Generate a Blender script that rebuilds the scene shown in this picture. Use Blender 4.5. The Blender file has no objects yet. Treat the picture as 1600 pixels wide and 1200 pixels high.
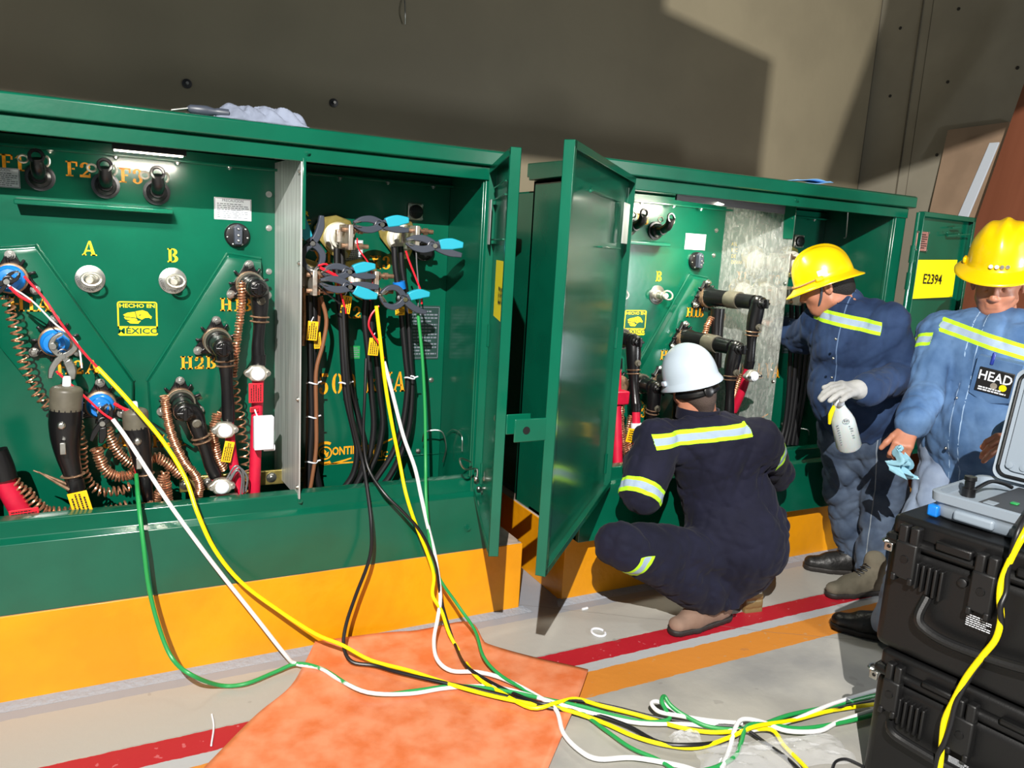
import bpy, math, random
import numpy as np
from mathutils import Vector, Matrix
random.seed(7); rng = np.random.default_rng(7)
scene = bpy.context.scene
COL = scene.collection
K = 0.9                      # author units -> metres
# ------------------------------------------------------------------ camera
YAW, PIT, ROL, FPX = 0.480720979, 0.177647641, 0.0580622046, 1186.99371
_cy, _sy = math.cos(YAW), math.sin(YAW)
_F = np.array([_sy*math.cos(PIT), _cy*math.cos(PIT), -math.sin(PIT)])
_r = np.array([_cy, -_sy, 0.0]); _u = np.cross(_r, _F)
_c, _s = math.cos(ROL), math.sin(ROL)
_r, _u = _c*_r + _s*_u, -_s*_r + _c*_u
CAM = np.array([0, 0, 1.6])
cd = bpy.data.cameras.new('camera'); cam = bpy.data.objects.new('camera', cd); COL.objects.link(cam)
cd.sensor_width = 36; cd.lens = 36*FPX/1600; cd.clip_start = 0.05
cam.matrix_world = Matrix(((_r[0], _u[0], -_F[0], 0), (_r[1], _u[1], -_F[1], 0), (_r[2], _u[2], -_F[2], 1.6*K), (0, 0, 0, 1)))
scene.camera = cam
scene.view_settings.view_transform = 'Standard'; scene.view_settings.look = 'None'
scene.view_settings.gamma = 1; scene.view_settings.exposure = 0.0
# ------------------------------------------------------------------ light
w = bpy.data.worlds.new('room_ambient'); scene.world = w; w.use_nodes = True
w.node_tree.nodes['Background'].inputs[0].default_value = (0.80, 0.9, 1.0, 1)
w.node_tree.nodes['Background'].inputs[1].default_value = 0.055
def area(name, loc, tgt, size, power, col=(1, 1, 1), sy=None, spread=None):
    d = bpy.data.lights.new(name, 'AREA'); d.energy = power; d.color = col; d.size = size*K
    if sy: d.shape = 'RECTANGLE'; d.size_y = sy*K
    if spread: d.spread = spread
    o = bpy.data.objects.new(name, d); COL.objects.link(o)
    o.location = Vector(loc)*K
    o.rotation_euler = (Vector(tgt)-Vector(loc)).to_track_quat('-Z', 'Y').to_euler()
    return o
area('site_floodlight', (-1.0, -1.5, 3.9), (2.6, 3.0, 1.0), 0.025, 520, (1, 0.96, 0.90))
area('work_light', (3.9, 0.35, 1.42), (2.0, 3.6, 1.6), 0.22, 26, (0.93, 0.97, 1.0))
area('soft_fill_left', (-3.5, -2.5, 2.6), (2.0, 2.5, 0.6), 2.6, 26, (0.85, 0.93, 1.0))  # broad cool fill added to lift the ambient level, no opening is built
area('soft_fill_right', (4.6, -2.4, 2.8), (2.4, 2.2, 0.7), 1.6, 32, (1.0, 0.97, 0.92))  # added warm fill from the right, stands for no real source
area('cabinet_glow', (0.10, 2.86, 1.835), (0.1, 3.1, 1.0), 0.22, 6, (1, 0.95, 0.82), sy=0.03)
area('cabinet_glow_right', (2.55, 2.80, 1.855), (2.40, 3.12, 1.1), 0.25, 12, (1, 0.95, 0.78), sy=0.03)
# ------------------------------------------------------------------ helpers
def ray(x, y): return _F + _r*(x-800)/FPX - _u*(y-600)/FPX
def at(x, y, Y=None, Z=None, X=None):
    d = ray(x, y)
    if Y is not None: t = Y/d[1]
    elif Z is not None: t = (Z-1.6)/d[2]
    else: t = X/d[0]
    return CAM + d*t
def V(p): return np.array(p, float)
def nrm(v): v = V(v); return v/(np.linalg.norm(v)+1e-12)
def srgb(h):
    if isinstance(h, str):
        h = h.lstrip('#'); h = [int(h[i:i+2], 16) for i in (0, 2, 4)]
    return tuple((c/255/12.92 if c/255 <= .04045 else ((c/255+.055)/1.055)**2.4) for c in h) + (1,)
def basis(d, up=(0, 0, 1)):
    d = nrm(d); s = np.cross(d, up)
    if np.linalg.norm(s) < 1e-4: s = np.cross(d, (0, 1, 0))
    s = nrm(s); return s, np.cross(s, d), d
def smooth_path(pts, n=6):
    P = [V(p) for p in pts]
    if len(P) < 3: return P
    P = [2*P[0]-P[1]] + P + [2*P[-1]-P[-2]]; out = []
    for i in range(1, len(P)-2):
        p0, p1, p2, p3 = P[i-1:i+3]
        for k in range(n):
            t = k/n
            out.append(.5*((2*p1)+(p2-p0)*t+(2*p0-5*p1+4*p2-p3)*t*t+(3*p1-p0-3*p2+p3)*t**3))
    out.append(P[-2]); return out
class MB:
    def __init__(s): s.v = []; s.f = []; s.m = []; s.mi = 0
    def add(s, vs, fs):
        n = len(s.v); s.v += [tuple(map(float, p)) for p in vs]; s.f += [tuple(i+n for i in f) for f in fs]; s.m += [s.mi]*len(fs); return s
    def box(s, a, b):
        x0, y0, z0 = np.minimum(a, b); x1, y1, z1 = np.maximum(a, b)
        return s.add([(x0,y0,z0),(x1,y0,z0),(x1,y1,z0),(x0,y1,z0),(x0,y0,z1),(x1,y0,z1),(x1,y1,z1),(x0,y1,z1)],
                     [(0,3,2,1),(4,5,6,7),(0,1,5,4),(1,2,6,5),(2,3,7,6),(3,0,4,7)])
    def obox(s, c, ax, ay, az):      # oriented box: centre and half vectors
        c, ax, ay, az = map(V, (c, ax, ay, az)); vs = [c+i*ax+j*ay+k*az for k in (-1, 1) for i, j in ((-1,-1),(1,-1),(1,1),(-1,1))]
        return s.add(vs, [(0,3,2,1),(4,5,6,7),(0,1,5,4),(1,2,6,5),(2,3,7,6),(3,0,4,7)])
    def bar(s, a, b, w, h, up=(0, 0, 1)):
        a, b = V(a), V(b); sd, u, d = basis(b-a, up); return s.obox((a+b)/2, sd*w/2, (b-a)/2, u*h/2)
    def prism(s, pts, ext):          # planar polygon extruded along ext
        n = len(pts); e = V(ext); vs = [V(p) for p in pts]+[V(p)+e for p in pts]
        return s.add(vs, [tuple(range(n)), tuple(range(2*n-1, n-1, -1))]+[(i, n+i, n+(i+1) % n, (i+1) % n) for i in range(n)])
    def rings(s, rs, cap=True, close=False):
        m = len(rs[0]); vs = [p for r in rs for p in r]; fs = []
        N = len(rs)
        for i in range(N if close else N-1):
            j = (i+1) % N
            fs += [(i*m+k, i*m+(k+1) % m, j*m+(k+1) % m, j*m+k) for k in range(m)]
        if cap and not close: fs += [tuple(range(m-1, -1, -1)), tuple(range((N-1)*m, N*m))]
        return s.add(vs, fs)
    def lathe(s, o, d, prof, n=20, up=(0, 0, 1), sx=1.0):   # prof: (distance along d, radius)
        a, b, d = basis(d, up); o = V(o)
        return s.rings([[o+d*t+(a*math.cos(2*math.pi*k/n)*sx+b*math.sin(2*math.pi*k/n))*max(r, 1e-4) for k in range(n)] for t, r in prof])
    def cyl(s, a, b, r, r2=None, n=14):
        a, b = V(a), V(b); return s.lathe(a, b-a, [(0, r), (np.linalg.norm(b-a), r if r2 is None else r2)], n)
    def tube(s, pts, r, n=8, sm=5, close=False):
        P = smooth_path(pts, sm) if sm else [V(p) for p in pts]
        T = [nrm(P[min(i+1, len(P)-1)]-P[max(i-1, 0)]) for i in range(len(P))]
        a = basis(T[0])[0]; rs = []
        for i, p in enumerate(P):
            a = nrm(a - T[i]*np.dot(a, T[i])); b = np.cross(T[i], a)
            rr = r if np.isscalar(r) else np.interp(i/(len(P)-1), np.linspace(0, 1, len(r)), r)
            rs.append([p+(a*math.cos(2*math.pi*k/n)+b*math.sin(2*math.pi*k/n))*rr for k in range(n)])
        return s.rings(rs, close=close)
    def coil(s, pts, R, r, turns, n=5, per=12, jit=.12):
        P = np.array(smooth_path(pts, 10)); L = np.r_[0, np.cumsum(np.linalg.norm(np.diff(P, axis=0), axis=1))]
        N = int(turns*per); out = []
        T0 = nrm(P[1]-P[0]); a = basis(T0)[0]
        for i in range(N+1):
            t = i/N*L[-1]; p = np.array([np.interp(t, L, P[:, k]) for k in range(3)])
            q = np.array([np.interp(min(t+.01, L[-1]), L, P[:, k]) for k in range(3)]); q0 = np.array([np.interp(max(t-.01, 0), L, P[:, k]) for k in range(3)])
            T = nrm(q-q0); a = nrm(a-T*np.dot(a, T)); b = np.cross(T, a)
            an = 2*math.pi*i/per; RR = R*(1+jit*math.sin(i*.37)+jit*.5*math.sin(i*.11+1))
            out.append(p+(a*math.cos(an)+b*math.sin(an))*RR)
        return s.tube(out, r, n, 0)
    def sphere(s, c, r, n=12, m=8, sc=(1, 1, 1)):
        c = V(c); return s.rings([[c+V((r*math.sin(math.pi*j/m)*math.cos(2*math.pi*k/n)*sc[0], r*math.sin(math.pi*j/m)*math.sin(2*math.pi*k/n)*sc[1], -r*math.cos(math.pi*j/m)*sc[2])) if 0 < j < m else c+V((1e-5*math.cos(2*math.pi*k/n), 1e-5*math.sin(2*math.pi*k/n), (-r if j == 0 else r)*sc[2])) for k in range(n)] for j in range(m+1)])
    def merge(s, o, mi=None):
        n = len(s.v); s.v += o.v; s.f += [tuple(i+n for i in f) for f in o.f]; s.m += o.m if mi is None else [mi]*len(o.f); return s
def tag(o, label=None, cat=None, group=None, kind=None):
    for k, v in (('label', label), ('category', cat), ('group', group), ('kind', kind)):
        if v: o[k] = v
    return o
WORG = {}                    # author-space origin of every thing/part
def thing(name, loc, label, cat, group=None):
    o = bpy.data.objects.new(name, None); COL.objects.link(o); o.location = Vector(loc)*K; o.empty_display_size = .05
    WORG[o.name] = V(loc); return tag(o, label, cat, group)
def obj(name, mb, mat, parent=None, bevel=0, smooth=35, org=None, local=False, seg=2, sub=0, label=None):
    me = bpy.data.meshes.new(name)
    if org is None:
        if parent is not None and not local: org = WORG[parent.name]
        elif local: org = V((0, 0, 0))
        elif mb.v: a = np.array(mb.v); org = V(((a[:, 0].min()+a[:, 0].max())/2, (a[:, 1].min()+a[:, 1].max())/2, a[:, 2].min()))
    vs = (np.array(mb.v)-org)*K
    me.from_pydata(vs.tolist(), [], mb.f)
    for m_ in (mat if isinstance(mat, (list, tuple)) else [mat]): me.materials.append(m_)
    me.polygons.foreach_set('material_index', mb.m); 
    import bmesh
    bm = bmesh.new(); bm.from_mesh(me); bmesh.ops.recalc_face_normals(bm, faces=bm.faces); bm.to_mesh(me); bm.free()
    o = bpy.data.objects.new(name, me); COL.objects.link(o)
    if parent is not None:
        o.parent = parent; 
        if not local: WORG[o.name] = WORG[parent.name]
        else: WORG[o.name] = V((0, 0, 0))
    else: o.location = Vector(org)*K; WORG[o.name] = org
    if smooth:
        me.polygons.foreach_set('use_smooth', [True]*len(me.polygons)); me.set_sharp_from_angle(angle=math.radians(smooth))
    if bevel:
        b = o.modifiers.new('bevel', 'BEVEL'); b.width = bevel*K; b.segments = seg; b.limit_method = 'ANGLE'; b.angle_limit = math.radians(35); b.harden_normals = False
    if sub:
        b = o.modifiers.new('sub', 'SUBSURF'); b.levels = sub; b.render_levels = sub
    if label: o['label'] = label
    return o
def copy_tree(o, parent=None):
    c = o.copy(); COL.objects.link(c); c.parent = parent
    for ch in list(o.children): copy_tree(ch, c)
    return c
# ------------------------------------------------------------------ materials
def mat(name, col, rough=.5, metal=0., var=.0, vscale=20, bump=0., bscale=60, coat=0., spec=.5, alpha=None, trans=0., emit=None, col2=None, vlo=.4, vhi=.6, detail=4, aniso=None, sheen=0., objc=True):
    m = bpy.data.materials.new(name); m.use_nodes = True; nt = m.node_tree; N = nt.nodes; L = nt.links
    p = N['Principled BSDF']; c = srgb(col); p.inputs['Base Color'].default_value = c
    p.inputs['Roughness'].default_value = rough; p.inputs['Metallic'].default_value = metal
    p.inputs['Coat Weight'].default_value = coat; p.inputs['Coat Roughness'].default_value = .12
    p.inputs['Specular IOR Level'].default_value = spec; p.inputs['Transmission Weight'].default_value = trans
    p.inputs['Sheen Weight'].default_value = sheen
    if alpha is not None: p.inputs['Alpha'].default_value = alpha
    if emit: p.inputs['Emission Color'].default_value = c; p.inputs['Emission Strength'].default_value = emit
    tc = N.new('ShaderNodeTexCoord'); mp = N.new('ShaderNodeMapping'); L.new(tc.outputs['Object'], mp.inputs[0])
    if aniso: mp.inputs['Scale'].default_value = aniso
    if var or col2:
        n = N.new('ShaderNodeTexNoise'); n.inputs['Scale'].default_value = vscale; n.inputs['Detail'].default_value = detail; L.new(mp.outputs[0], n.inputs[0])
        cr = N.new('ShaderNodeValToRGB'); cr.color_ramp.elements[0].position = vlo; cr.color_ramp.elements[1].position = vhi
        c2 = srgb(col2) if col2 else tuple(min(1, x*(1+var)) for x in c[:3])+(1,)
        c1 = c if col2 else tuple(x*(1-var) for x in c[:3])+(1,)
        cr.color_ramp.elements[0].color = c1; cr.color_ramp.elements[1].color = c2
        L.new(n.outputs[0], cr.inputs[0]); L.new(cr.outputs[0], p.inputs['Base Color'])
    if bump:
        n2 = N.new('ShaderNodeTexNoise'); n2.inputs['Scale'].default_value = bscale; n2.inputs['Detail'].default_value = 5; L.new(mp.outputs[0], n2.inputs[0])
        b = N.new('ShaderNodeBump'); b.inputs['Strength'].default_value = bump; b.inputs['Distance'].default_value = .01
        L.new(n2.outputs[0], b.inputs['Height']); L.new(b.outputs[0], p.inputs['Normal'])
    return m
M = {}
M['green'] = mat('green_enamel', (4, 84, 62), .22, var=.06, vscale=6, bump=.03, bscale=35, coat=.3)
M['yellowp'] = mat('yellow_painted_concrete', (222, 147, 6), .42, var=.10, vscale=3, bump=.35, bscale=16, coat=.1)
M['conc'] = mat('bare_concrete', (170, 152, 138), .8, var=.15, vscale=12, bump=.3, bscale=50)
M['wall'] = mat('painted_plaster_wall', (140, 131, 108), .55, var=.05, vscale=2.0, bump=.12, bscale=22)
M['wallr'] = mat('plaster_board_wall', (150, 144, 128), .6, var=.07, vscale=2.5, bump=.1, bscale=18)
M['alu'] = mat('brushed_aluminium', (196, 200, 198), .45, .55, var=.16, vscale=6, aniso=(14, 14, .5), bump=.06, bscale=8)
M['steel'] = mat('zinc_steel', (190, 190, 185), .32, 1., var=.1, vscale=40)
M['dsteel'] = mat('dark_steel', (70, 70, 72), .4, 1.)
M['zinc'] = mat('yellow_zinc', (176, 160, 92), .35, .8, var=.2, vscale=25)
M['stencil'] = mat('stencil_orange_paint', (240, 160, 16), .5, var=.12, vscale=60)
M['stenciy'] = mat('stencil_yellow_paint', (248, 214, 0), .45)
M['rubber'] = mat('black_epdm_rubber', (17, 16, 18), .28, bump=.05, bscale=120)
M['grubber'] = mat('grey_semicon_rubber', (88, 84, 72), .45, var=.1, vscale=30)
M['red'] = mat('red_cable_jacket', (196, 22, 56), .42, var=.06, vscale=30)
M['copper'] = mat('copper_wire', (214, 158, 124), .3, .8, var=.2, vscale=60)
M['black'] = mat('black_cable_jacket', (20, 20, 23), .42)
M['white'] = mat('white_cable_jacket', (226, 226, 228), .42)
M['yel'] = mat('yellow_cable_jacket', (246, 224, 0), .42)
M['grn'] = mat('green_cable_jacket', (36, 146, 74), .42)
M['brownc'] = mat('brown_cable', (128, 84, 56), .45)
M['redw'] = mat('thin_red_wire', (222, 30, 48), .4)
M['greyw'] = mat('thin_grey_wire', (96, 98, 100), .4)
M['blue'] = mat('blue_insulator', (24, 118, 206), .3, coat=.3)
M['cyan'] = mat('cyan_grip', (34, 160, 184), .45)
M['dgrey'] = mat('charcoal_plastic', (58, 64, 76), .42)
M['porc'] = mat('white_porcelain', (214, 212, 200), .2, coat=.5)
M['copb'] = mat('tarnished_bronze_ring', (150, 120, 96), .4, .6, var=.3, vscale=40)
M['ytag'] = mat('yellow_plastic_tag', (244, 186, 8), .5)
M['rtag'] = mat('red_plastic_tag', (214, 24, 44), .5)
M['sign'] = mat('yellow_vinyl_sign', (250, 232, 0), .5)
M['ink'] = mat('black_ink', (14, 14, 14), .5)
M['greyink'] = mat('grey_ink', (110, 118, 128), .6)
M['label'] = mat('white_printed_label', (226, 230, 236), .45)
M['dark'] = mat('black_plastic', (16, 16, 18), .35, bump=.03)
M['wplast'] = mat('white_plastic', (228, 232, 240), .35)
M['lamp'] = mat('led_diffuser', (255, 246, 225), .5, emit=9)
M['mat'] = mat('orange_rubber_mat', (206, 108, 62), .45, col2=(218, 138, 100), vscale=11, vlo=.35, vhi=.62, bump=.15, bscale=30, coat=.15, detail=8)
M['rag'] = mat('pale_blue_grey_cloth', (118, 126, 144), .9, var=.15, vscale=14, bump=.25, bscale=90)
M['case'] = mat('black_resin_case', (9, 9, 10), .45, bump=.06, bscale=260)
M['cased'] = mat('black_resin_latch', (17, 17, 18), .48, bump=.05, bscale=200)
M['igrey'] = mat('grey_instrument_plastic', (134, 146, 158), .45, bump=.02)
M['ipan'] = mat('charcoal_instrument_panel', (54, 57, 62), .5)
# floor with painted stripes (world-aligned pattern in the paint)
def floor_mat():
    m = bpy.data.materials.new('painted_concrete_floor'); m.use_nodes = True; nt = m.node_tree; N = nt.nodes; L = nt.links
    p = N['Principled BSDF']; p.inputs['Roughness'].default_value = .5
    tc = N.new('ShaderNodeTexCoord'); sp = N.new('ShaderNodeSeparateXYZ'); L.new(tc.outputs['Object'], sp.inputs[0])
    no = N.new('ShaderNodeTexNoise'); no.inputs['Scale'].default_value = 30; no.inputs['Detail'].default_value = 5; L.new(tc.outputs['Object'], no.inputs[0])
    no2 = N.new('ShaderNodeTexNoise'); no2.inputs['Scale'].default_value = 3.2; no2.inputs['Detail'].default_value = 6; L.new(tc.outputs['Object'], no2.inputs[0])
    def math_(op, a, b=None, c=None):
        n = N.new('ShaderNodeMath'); n.operation = op
        for i, x in enumerate((a, b, c)):
            if x is None: continue
            if hasattr(x, 'links'): L.new(x, n.inputs[i])
            else: n.inputs[i].default_value = x
        return n.outputs[0]
    yj = math_('MULTIPLY_ADD', no.outputs[0], .012, sp.outputs[1])
    def band(y0, y1):
        return math_('MULTIPLY', math_('GREATER_THAN', yj, y0*K+.006), math_('LESS_THAN', yj, y1*K+.006))
    def mix(f, a, b):
        n = N.new('ShaderNodeMix'); n.data_type = 'RGBA'; L.new(f, n.inputs[0]) if hasattr(f, 'links') else setattr(n.inputs[0], 'default_value', f)
        for i, x in ((6, a), (7, b)):
            if hasattr(x, 'links'): L.new(x, n.inputs[i])
            else: n.inputs[i].default_value = x
        return n.outputs[2]
    cr = N.new('ShaderNodeValToRGB'); cr.color_ramp.elements[0].position = .35; cr.color_ramp.elements[1].position = .65
    cr.color_ramp.elements[0].color = srgb((142, 141, 138)); cr.color_ramp.elements[1].color = srgb((170, 167, 159)); L.new(no2.outputs[0], cr.inputs[0])
    wear = math_('GREATER_THAN', no.outputs[0], .66)
    base = mix(band(2.405, 2.69), cr.outputs[0], srgb((166, 164, 158)))
    base = mix(band(2.69, 3.2), base, srgb((146, 150, 158)))
    redc = mix(wear, srgb((168, 24, 40)), srgb((188, 90, 96)))
    base = mix(band(2.287, 2.397), base, redc)
    base = mix(band(2.232, 2.287), base, srgb((168, 170, 172)))
    base = mix(band(2.085, 2.232), base, mix(math_('MULTIPLY', wear, .5), srgb((200, 128, 50)), srgb((176, 146, 108))))
    # darker primed square between the mat and the cases
    vo = N.new('ShaderNodeTexNoise'); vo.inputs['Scale'].default_value = 1.3; L.new(tc.outputs['Object'], vo.inputs[0])
    xz = math_('ADD', math_('MULTIPLY', sp.outputs[0], .55), math_('MULTIPLY', sp.outputs[1], .835))
    crack = math_('LESS_THAN', math_('ABSOLUTE', math_('ADD', math_('MULTIPLY_ADD', no2.outputs[0], .05, xz), -2.93)), .0016)
    base = mix(math_('MULTIPLY', crack, .6), base, srgb((110, 106, 100)))
    st = N.new('ShaderNodeTexNoise'); st.inputs['Scale'].default_value = 9; st.inputs['Detail'].default_value = 3; L.new(tc.outputs['Object'], st.inputs[0])
    base = mix(math_('MULTIPLY', math_('GREATER_THAN', st.outputs[0], .71), .22), base, srgb((92, 88, 84)))
    L.new(base, p.inputs['Base Color'])
    b = N.new('ShaderNodeBump'); b.inputs['Strength'].default_value = .12; b.inputs['Distance'].default_value = .01; L.new(no.outputs[0], b.inputs['Height']); L.new(b.outputs[0], p.inputs['Normal'])
    return m
M['floor'] = floor_mat()
# ------------------------------------------------------------------ lettering
def _rect(x0, y0, x1, y1): return [(x0, y0), (x1, y0), (x1, y1), (x0, y1)]
def _arc(cx, cy, rx, ry, a0, a1, w, n=10, w2=None):
    out = []
    for i in range(n):
        p = []
        for a in (a0+(a1-a0)*i/n, a0+(a1-a0)*(i+1)/n):
            t = math.radians(a); ww = w if w2 is None else w+(w2-w)*abs(math.cos(t))
            p.append(((cx+rx*math.cos(t), cy+ry*math.sin(t)), (cx+(rx-ww)*math.cos(t), cy+(ry-min(ww, ry*.9)*(.75 if w2 else 1))*math.sin(t))))
        out.append([p[0][0], p[1][0], p[1][1], p[0][1]])
    return out
_ser = lambda x: [_rect(x-.17, 0, x+.17, .09), _rect(x-.17, .91, x+.17, 1)]
GL = {
 'F': (.72, [_rect(.12,0,.32,1), _rect(.0,0,.44,.09), _rect(0,.9,.7,1), _rect(.6,.68,.7,1), _rect(.36,.46,.54,.56)]),
 '1': (.5, [_rect(.17,0,.37,1), _rect(.02,0,.52,.09), [(0,.78),(.17,.84),(.17,1),(.12,.92)]]),
 'H': (.9, [_rect(.08,0,.28,1), _rect(.58,0,.78,1), _rect(.33,.45,.53,.56)]+_ser(.17)+_ser(.68)),
 'A': (.9, [[(0,.0),(.13,0),(.42,.95),(.38,1)], [(.55,0),(.78,0),(.5,1),(.38,1)], _rect(.24,.28,.56,.37), _rect(-.04,0,.22,.08), _rect(.48,0,.86,.08)]),
 'B': (.78, [_rect(.08,0,.26,1), _rect(0,0,.3,.09), _rect(0,.91,.3,1)]+_arc(.34,.755,.31,.245,-90,90,.1,8,.2)+_arc(.34,.265,.36,.265,-90,90,.1,8,.22)),
 'X': (.86, [[(.06,1),(.32,1),(.78,0),(.52,0)], [(.62,1),(.74,1),(.2,0),(.06,0)], _rect(-.02,0,.3,.08), _rect(.44,0,.84,.08), _rect(0,.92,.38,1), _rect(.52,.92,.82,1)]),
 '0': (.74, _arc(.36,.5,.34,.5,100,260,.1,10,.2)+_arc(.38,.5,.34,.5,-80,80,.1,10,.2)),
 '2': (.72, _arc(.33,.7,.31,.3,-40,170,.1,10,.2)+[[(.5,.56),(.62,.5),(.16,.06),(0,.0)], _rect(0,0,.62,.17), _rect(.55,0,.64,.28)]+_arc(.12,.72,.11,.1,0,360,.1)),
 '3': (.72, _arc(.3,.73,.29,.27,-70,160,.1,10,.19)+_arc(.3,.27,.33,.28,-160,75,.1,10,.2)+_arc(.12,.74,.1,.09,0,360,.09)+_arc(.12,.25,.1,.09,0,360,.09)),
 '5': (.72, [_rect(.06,.5,.15,1), _rect(.06,.84,.6,1)]+_arc(.3,.3,.32,.31,-150,130,.1,10,.2)+_arc(.12,.25,.1,.09,0,360,.09)),
 'k': (.82, [_rect(.08,0,.26,1), _rect(0,0,.34,.08), _rect(0,.92,.2,1), [(.3,.32),(.56,.66),(.64,.66),(.36,.3)], [(.38,.42),(.5,.5),(.76,0),(.54,0)], _rect(.46,0,.82,.07), _rect(.46,.6,.74,.67)]),
 'V': (.84, [[(.04,1),(.28,1),(.5,.1),(.42,0)], [(.68,1),(.78,1),(.5,.0),(.42,0)], _rect(-.04,.92,.36,1), _rect(.56,.92,.86,1)]),
 ' ': (.45, []),
}
def lettering(mb, s, o, h, U=(1, 0, 0), W=(0, 0, 1), Nn=(0, -1, 0), wid=1.0, th=.0012, gap=.1):
    U, W, Nn, o = V(U), V(W), V(Nn), V(o)
    tot = sum(GL[c][0]+gap for c in s)*h*wid; x = -tot/2
    for c in s:
        for poly in GL[c][1]:
            mb.prism([o+U*(x+p[0]*h*wid)+W*(p[1]-.5)*h for p in poly], Nn*th)
        x += (GL[c][0]+gap)*h*wid
    return mb
_tcache = {}
def btext(mb, s, o, h, U=(1, 0, 0), W=(0, 0, 1), Nn=(0, -1, 0), wid=1.0, bold=0.0, th=.0008, align='CENTER'):
    key = (s, bold, align)
    if key not in _tcache:
        cu = bpy.data.curves.new('t', 'FONT'); cu.body = s; cu.size = 1; cu.offset = bold; cu.resolution_u = 2; cu.align_x = align; cu.align_y = 'CENTER'
        ob = bpy.data.objects.new('t', cu); COL.objects.link(ob); dg = bpy.context.evaluated_depsgraph_get(); dg.update()
        me = bpy.data.meshes.new_from_object(ob.evaluated_get(dg)); _tcache[key] = ([tuple(v.co) for v in me.vertices], [tuple(p.vertices) for p in me.polygons])
        bpy.data.objects.remove(ob); bpy.data.curves.remove(cu); bpy.data.meshes.remove(me)
    vs, fs = _tcache[key]; U, W, Nn, o = V(U), V(W), V(Nn), V(o)
    return mb.add([o+U*v[0]*h*wid+W*v[1]*h+Nn*th for v in vs], fs)
def textlines(mb, o, w_, h_, n, U=(1, 0, 0), W=(0, 0, 1), Nn=(0, -1, 0), th=.0008, fill=.45):
    U, W, Nn, o = V(U), V(W), V(Nn), V(o); r = random.Random(int(abs(o[0])*1000)+n)
    for i in range(n):
        z = h_/2-(i+.5)*h_/n; x = -w_/2; e = w_/2*(1 if i % 3 else .6)
        while x < e:
            l = w_*r.uniform(.06, .16); x2 = min(x+l, e); hh = h_/n*fill/2
            c = o+Nn*th
            mb.add([c+U*x+W*(z-hh), c+U*x2+W*(z-hh), c+U*x2+W*(z+hh), c+U*x+W*(z+hh)], [(0, 1, 2, 3)]); x = x2+w_*.025
    return mb
# ------------------------------------------------------------------ setting
def struct(name, mb, m, **k): return tag(obj(name, mb, m, **k), kind='structure')
struct('floor', MB().box((-6, -6, -.1), (6.2, 5.2, 0)), M['floor'], org=V((0, 0, 0)), smooth=0)
struct('wall_back', MB().box((-6, 4.5, 0), (5.5, 4.7, 4.6)), M['wall'], smooth=0)
struct('wall_right', MB().box((5.47, 1.2, 0), (5.67, 4.7, 4.6)), M['wallr'], smooth=0)
mb = MB()
mb.bar((5.47, 4.05, 0), (5.47, 4.05, 4.5), .004, .004)
mb.box((5.462, 4.13, 0), (5.472, 4.138, 4.5)); mb.box((5.464, 4.497, 0), (5.474, 4.503, 4.5))
struct('trim_1', mb, mat('joint_filler', (96, 90, 76), .8), smooth=0)
def holes(pts, wallx=None):
    mb = MB()
    for q in pts:
        if wallx: p = at(*q, X=wallx); mb.cyl(p+V((-.004, 0, 0)), p+V((.02, 0, 0)), .012, n=10)
        else: p = at(*q, Y=4.5); mb.cyl(p+V((0, -.004, 0)), p+V((0, .02, 0)), .012, n=10)
    return mb
for q in ((1407, 44), (1498, 14), (1391, 150), (1481, 128), (1590, 106), (1464, 242)):
    p = at(*q, X=5.47); tag(obj('screw_hole', holes([q], 5.47), M['ink']), 'dark empty screw hole in the grey wall board on the right', 'hole', 'screw holes in the right wall board')
def wall_anchor(q, lab):
    p = at(*q, Y=4.5); t = thing('wall_anchor', p, lab, 'anchor')
    obj('washer', MB().lathe(p+V((0, -.012, 0)), (0, 1, 0), [(0, .008), (.002, .024), (.011, .024)], 12), M['dsteel'], t)
    obj('screw', MB().cyl(p+V((0, -.03, 0)), p, .008, n=8), M['steel'], t)
wall_anchor((292, 131), 'small screw anchor in the dark wall above the grey rag\'s left end')
wall_anchor((521, 161), 'small screw anchor in the dark wall right of the grey rag')
tag(obj('wire_stub', MB().tube([at(632, 0, Y=4.48), at(633, 20, Y=4.46), at(633, 38, Y=4.48)], .004, 6), M['steel']), 'thin wire hanging down the dark wall at the top of the picture', 'wire')
# unseen plates added behind the camera to cut the floodlight's shadow on the wall
struct('shadow_plate_left', MB().prism([(x, -.1, z) for x, z in ((-4.5, 3.5), (.236, 3.5), (.236, 3.712), (.0, 3.75), (.0, 3.79), (-.3, 3.83), (-.3, 4.6), (-4.5, 4.6))], (0, -.02, 0)), M['dsteel'])
struct('shadow_plate_right', MB().prism([(.412, -.1, 3.52), (.51, -.1, 3.82), (.56, -.1, 4.6), (1.9, -.1, 4.6), (1.9, -.1, 3.52)], (0, -.02, 0)), M['dsteel'])
# ------------------------------------------------------------------ plinths
def plinth(x0, x1, y0, y1, h, label):
    n = 40; mb = MB(); mb.box((x0, y0, 0), (x1, y1, h-.003)); mb.mi = 1; mb.box((x0+.004, y0+.004, h-.004), (x1-.004, y1, h))
    mb.mi = 2; mb.prism([(x0-.04, y0-.045, 0), (x0-.02, y0, .012), (x1+.02, y0, .012), (x1+.05, y0-.045, 0)], (0, .01, .001))
    return tag(obj('concrete_plinth', mb, [M['yellowp'], M['conc'], mat('grey_sealant', (150, 156, 166), .6, bump=.5, bscale=60)], bevel=.006), label, 'plinth')
plinth(-1.2, 1.552, 2.785, 4.3, .318, 'yellow painted concrete plinth under the left green cabinet, behind the orange mat')
plinth(1.775, 4.2, 2.785, 4.3, .318, 'yellow painted concrete plinth under the right green cabinet, behind the crouching worker')
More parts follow.
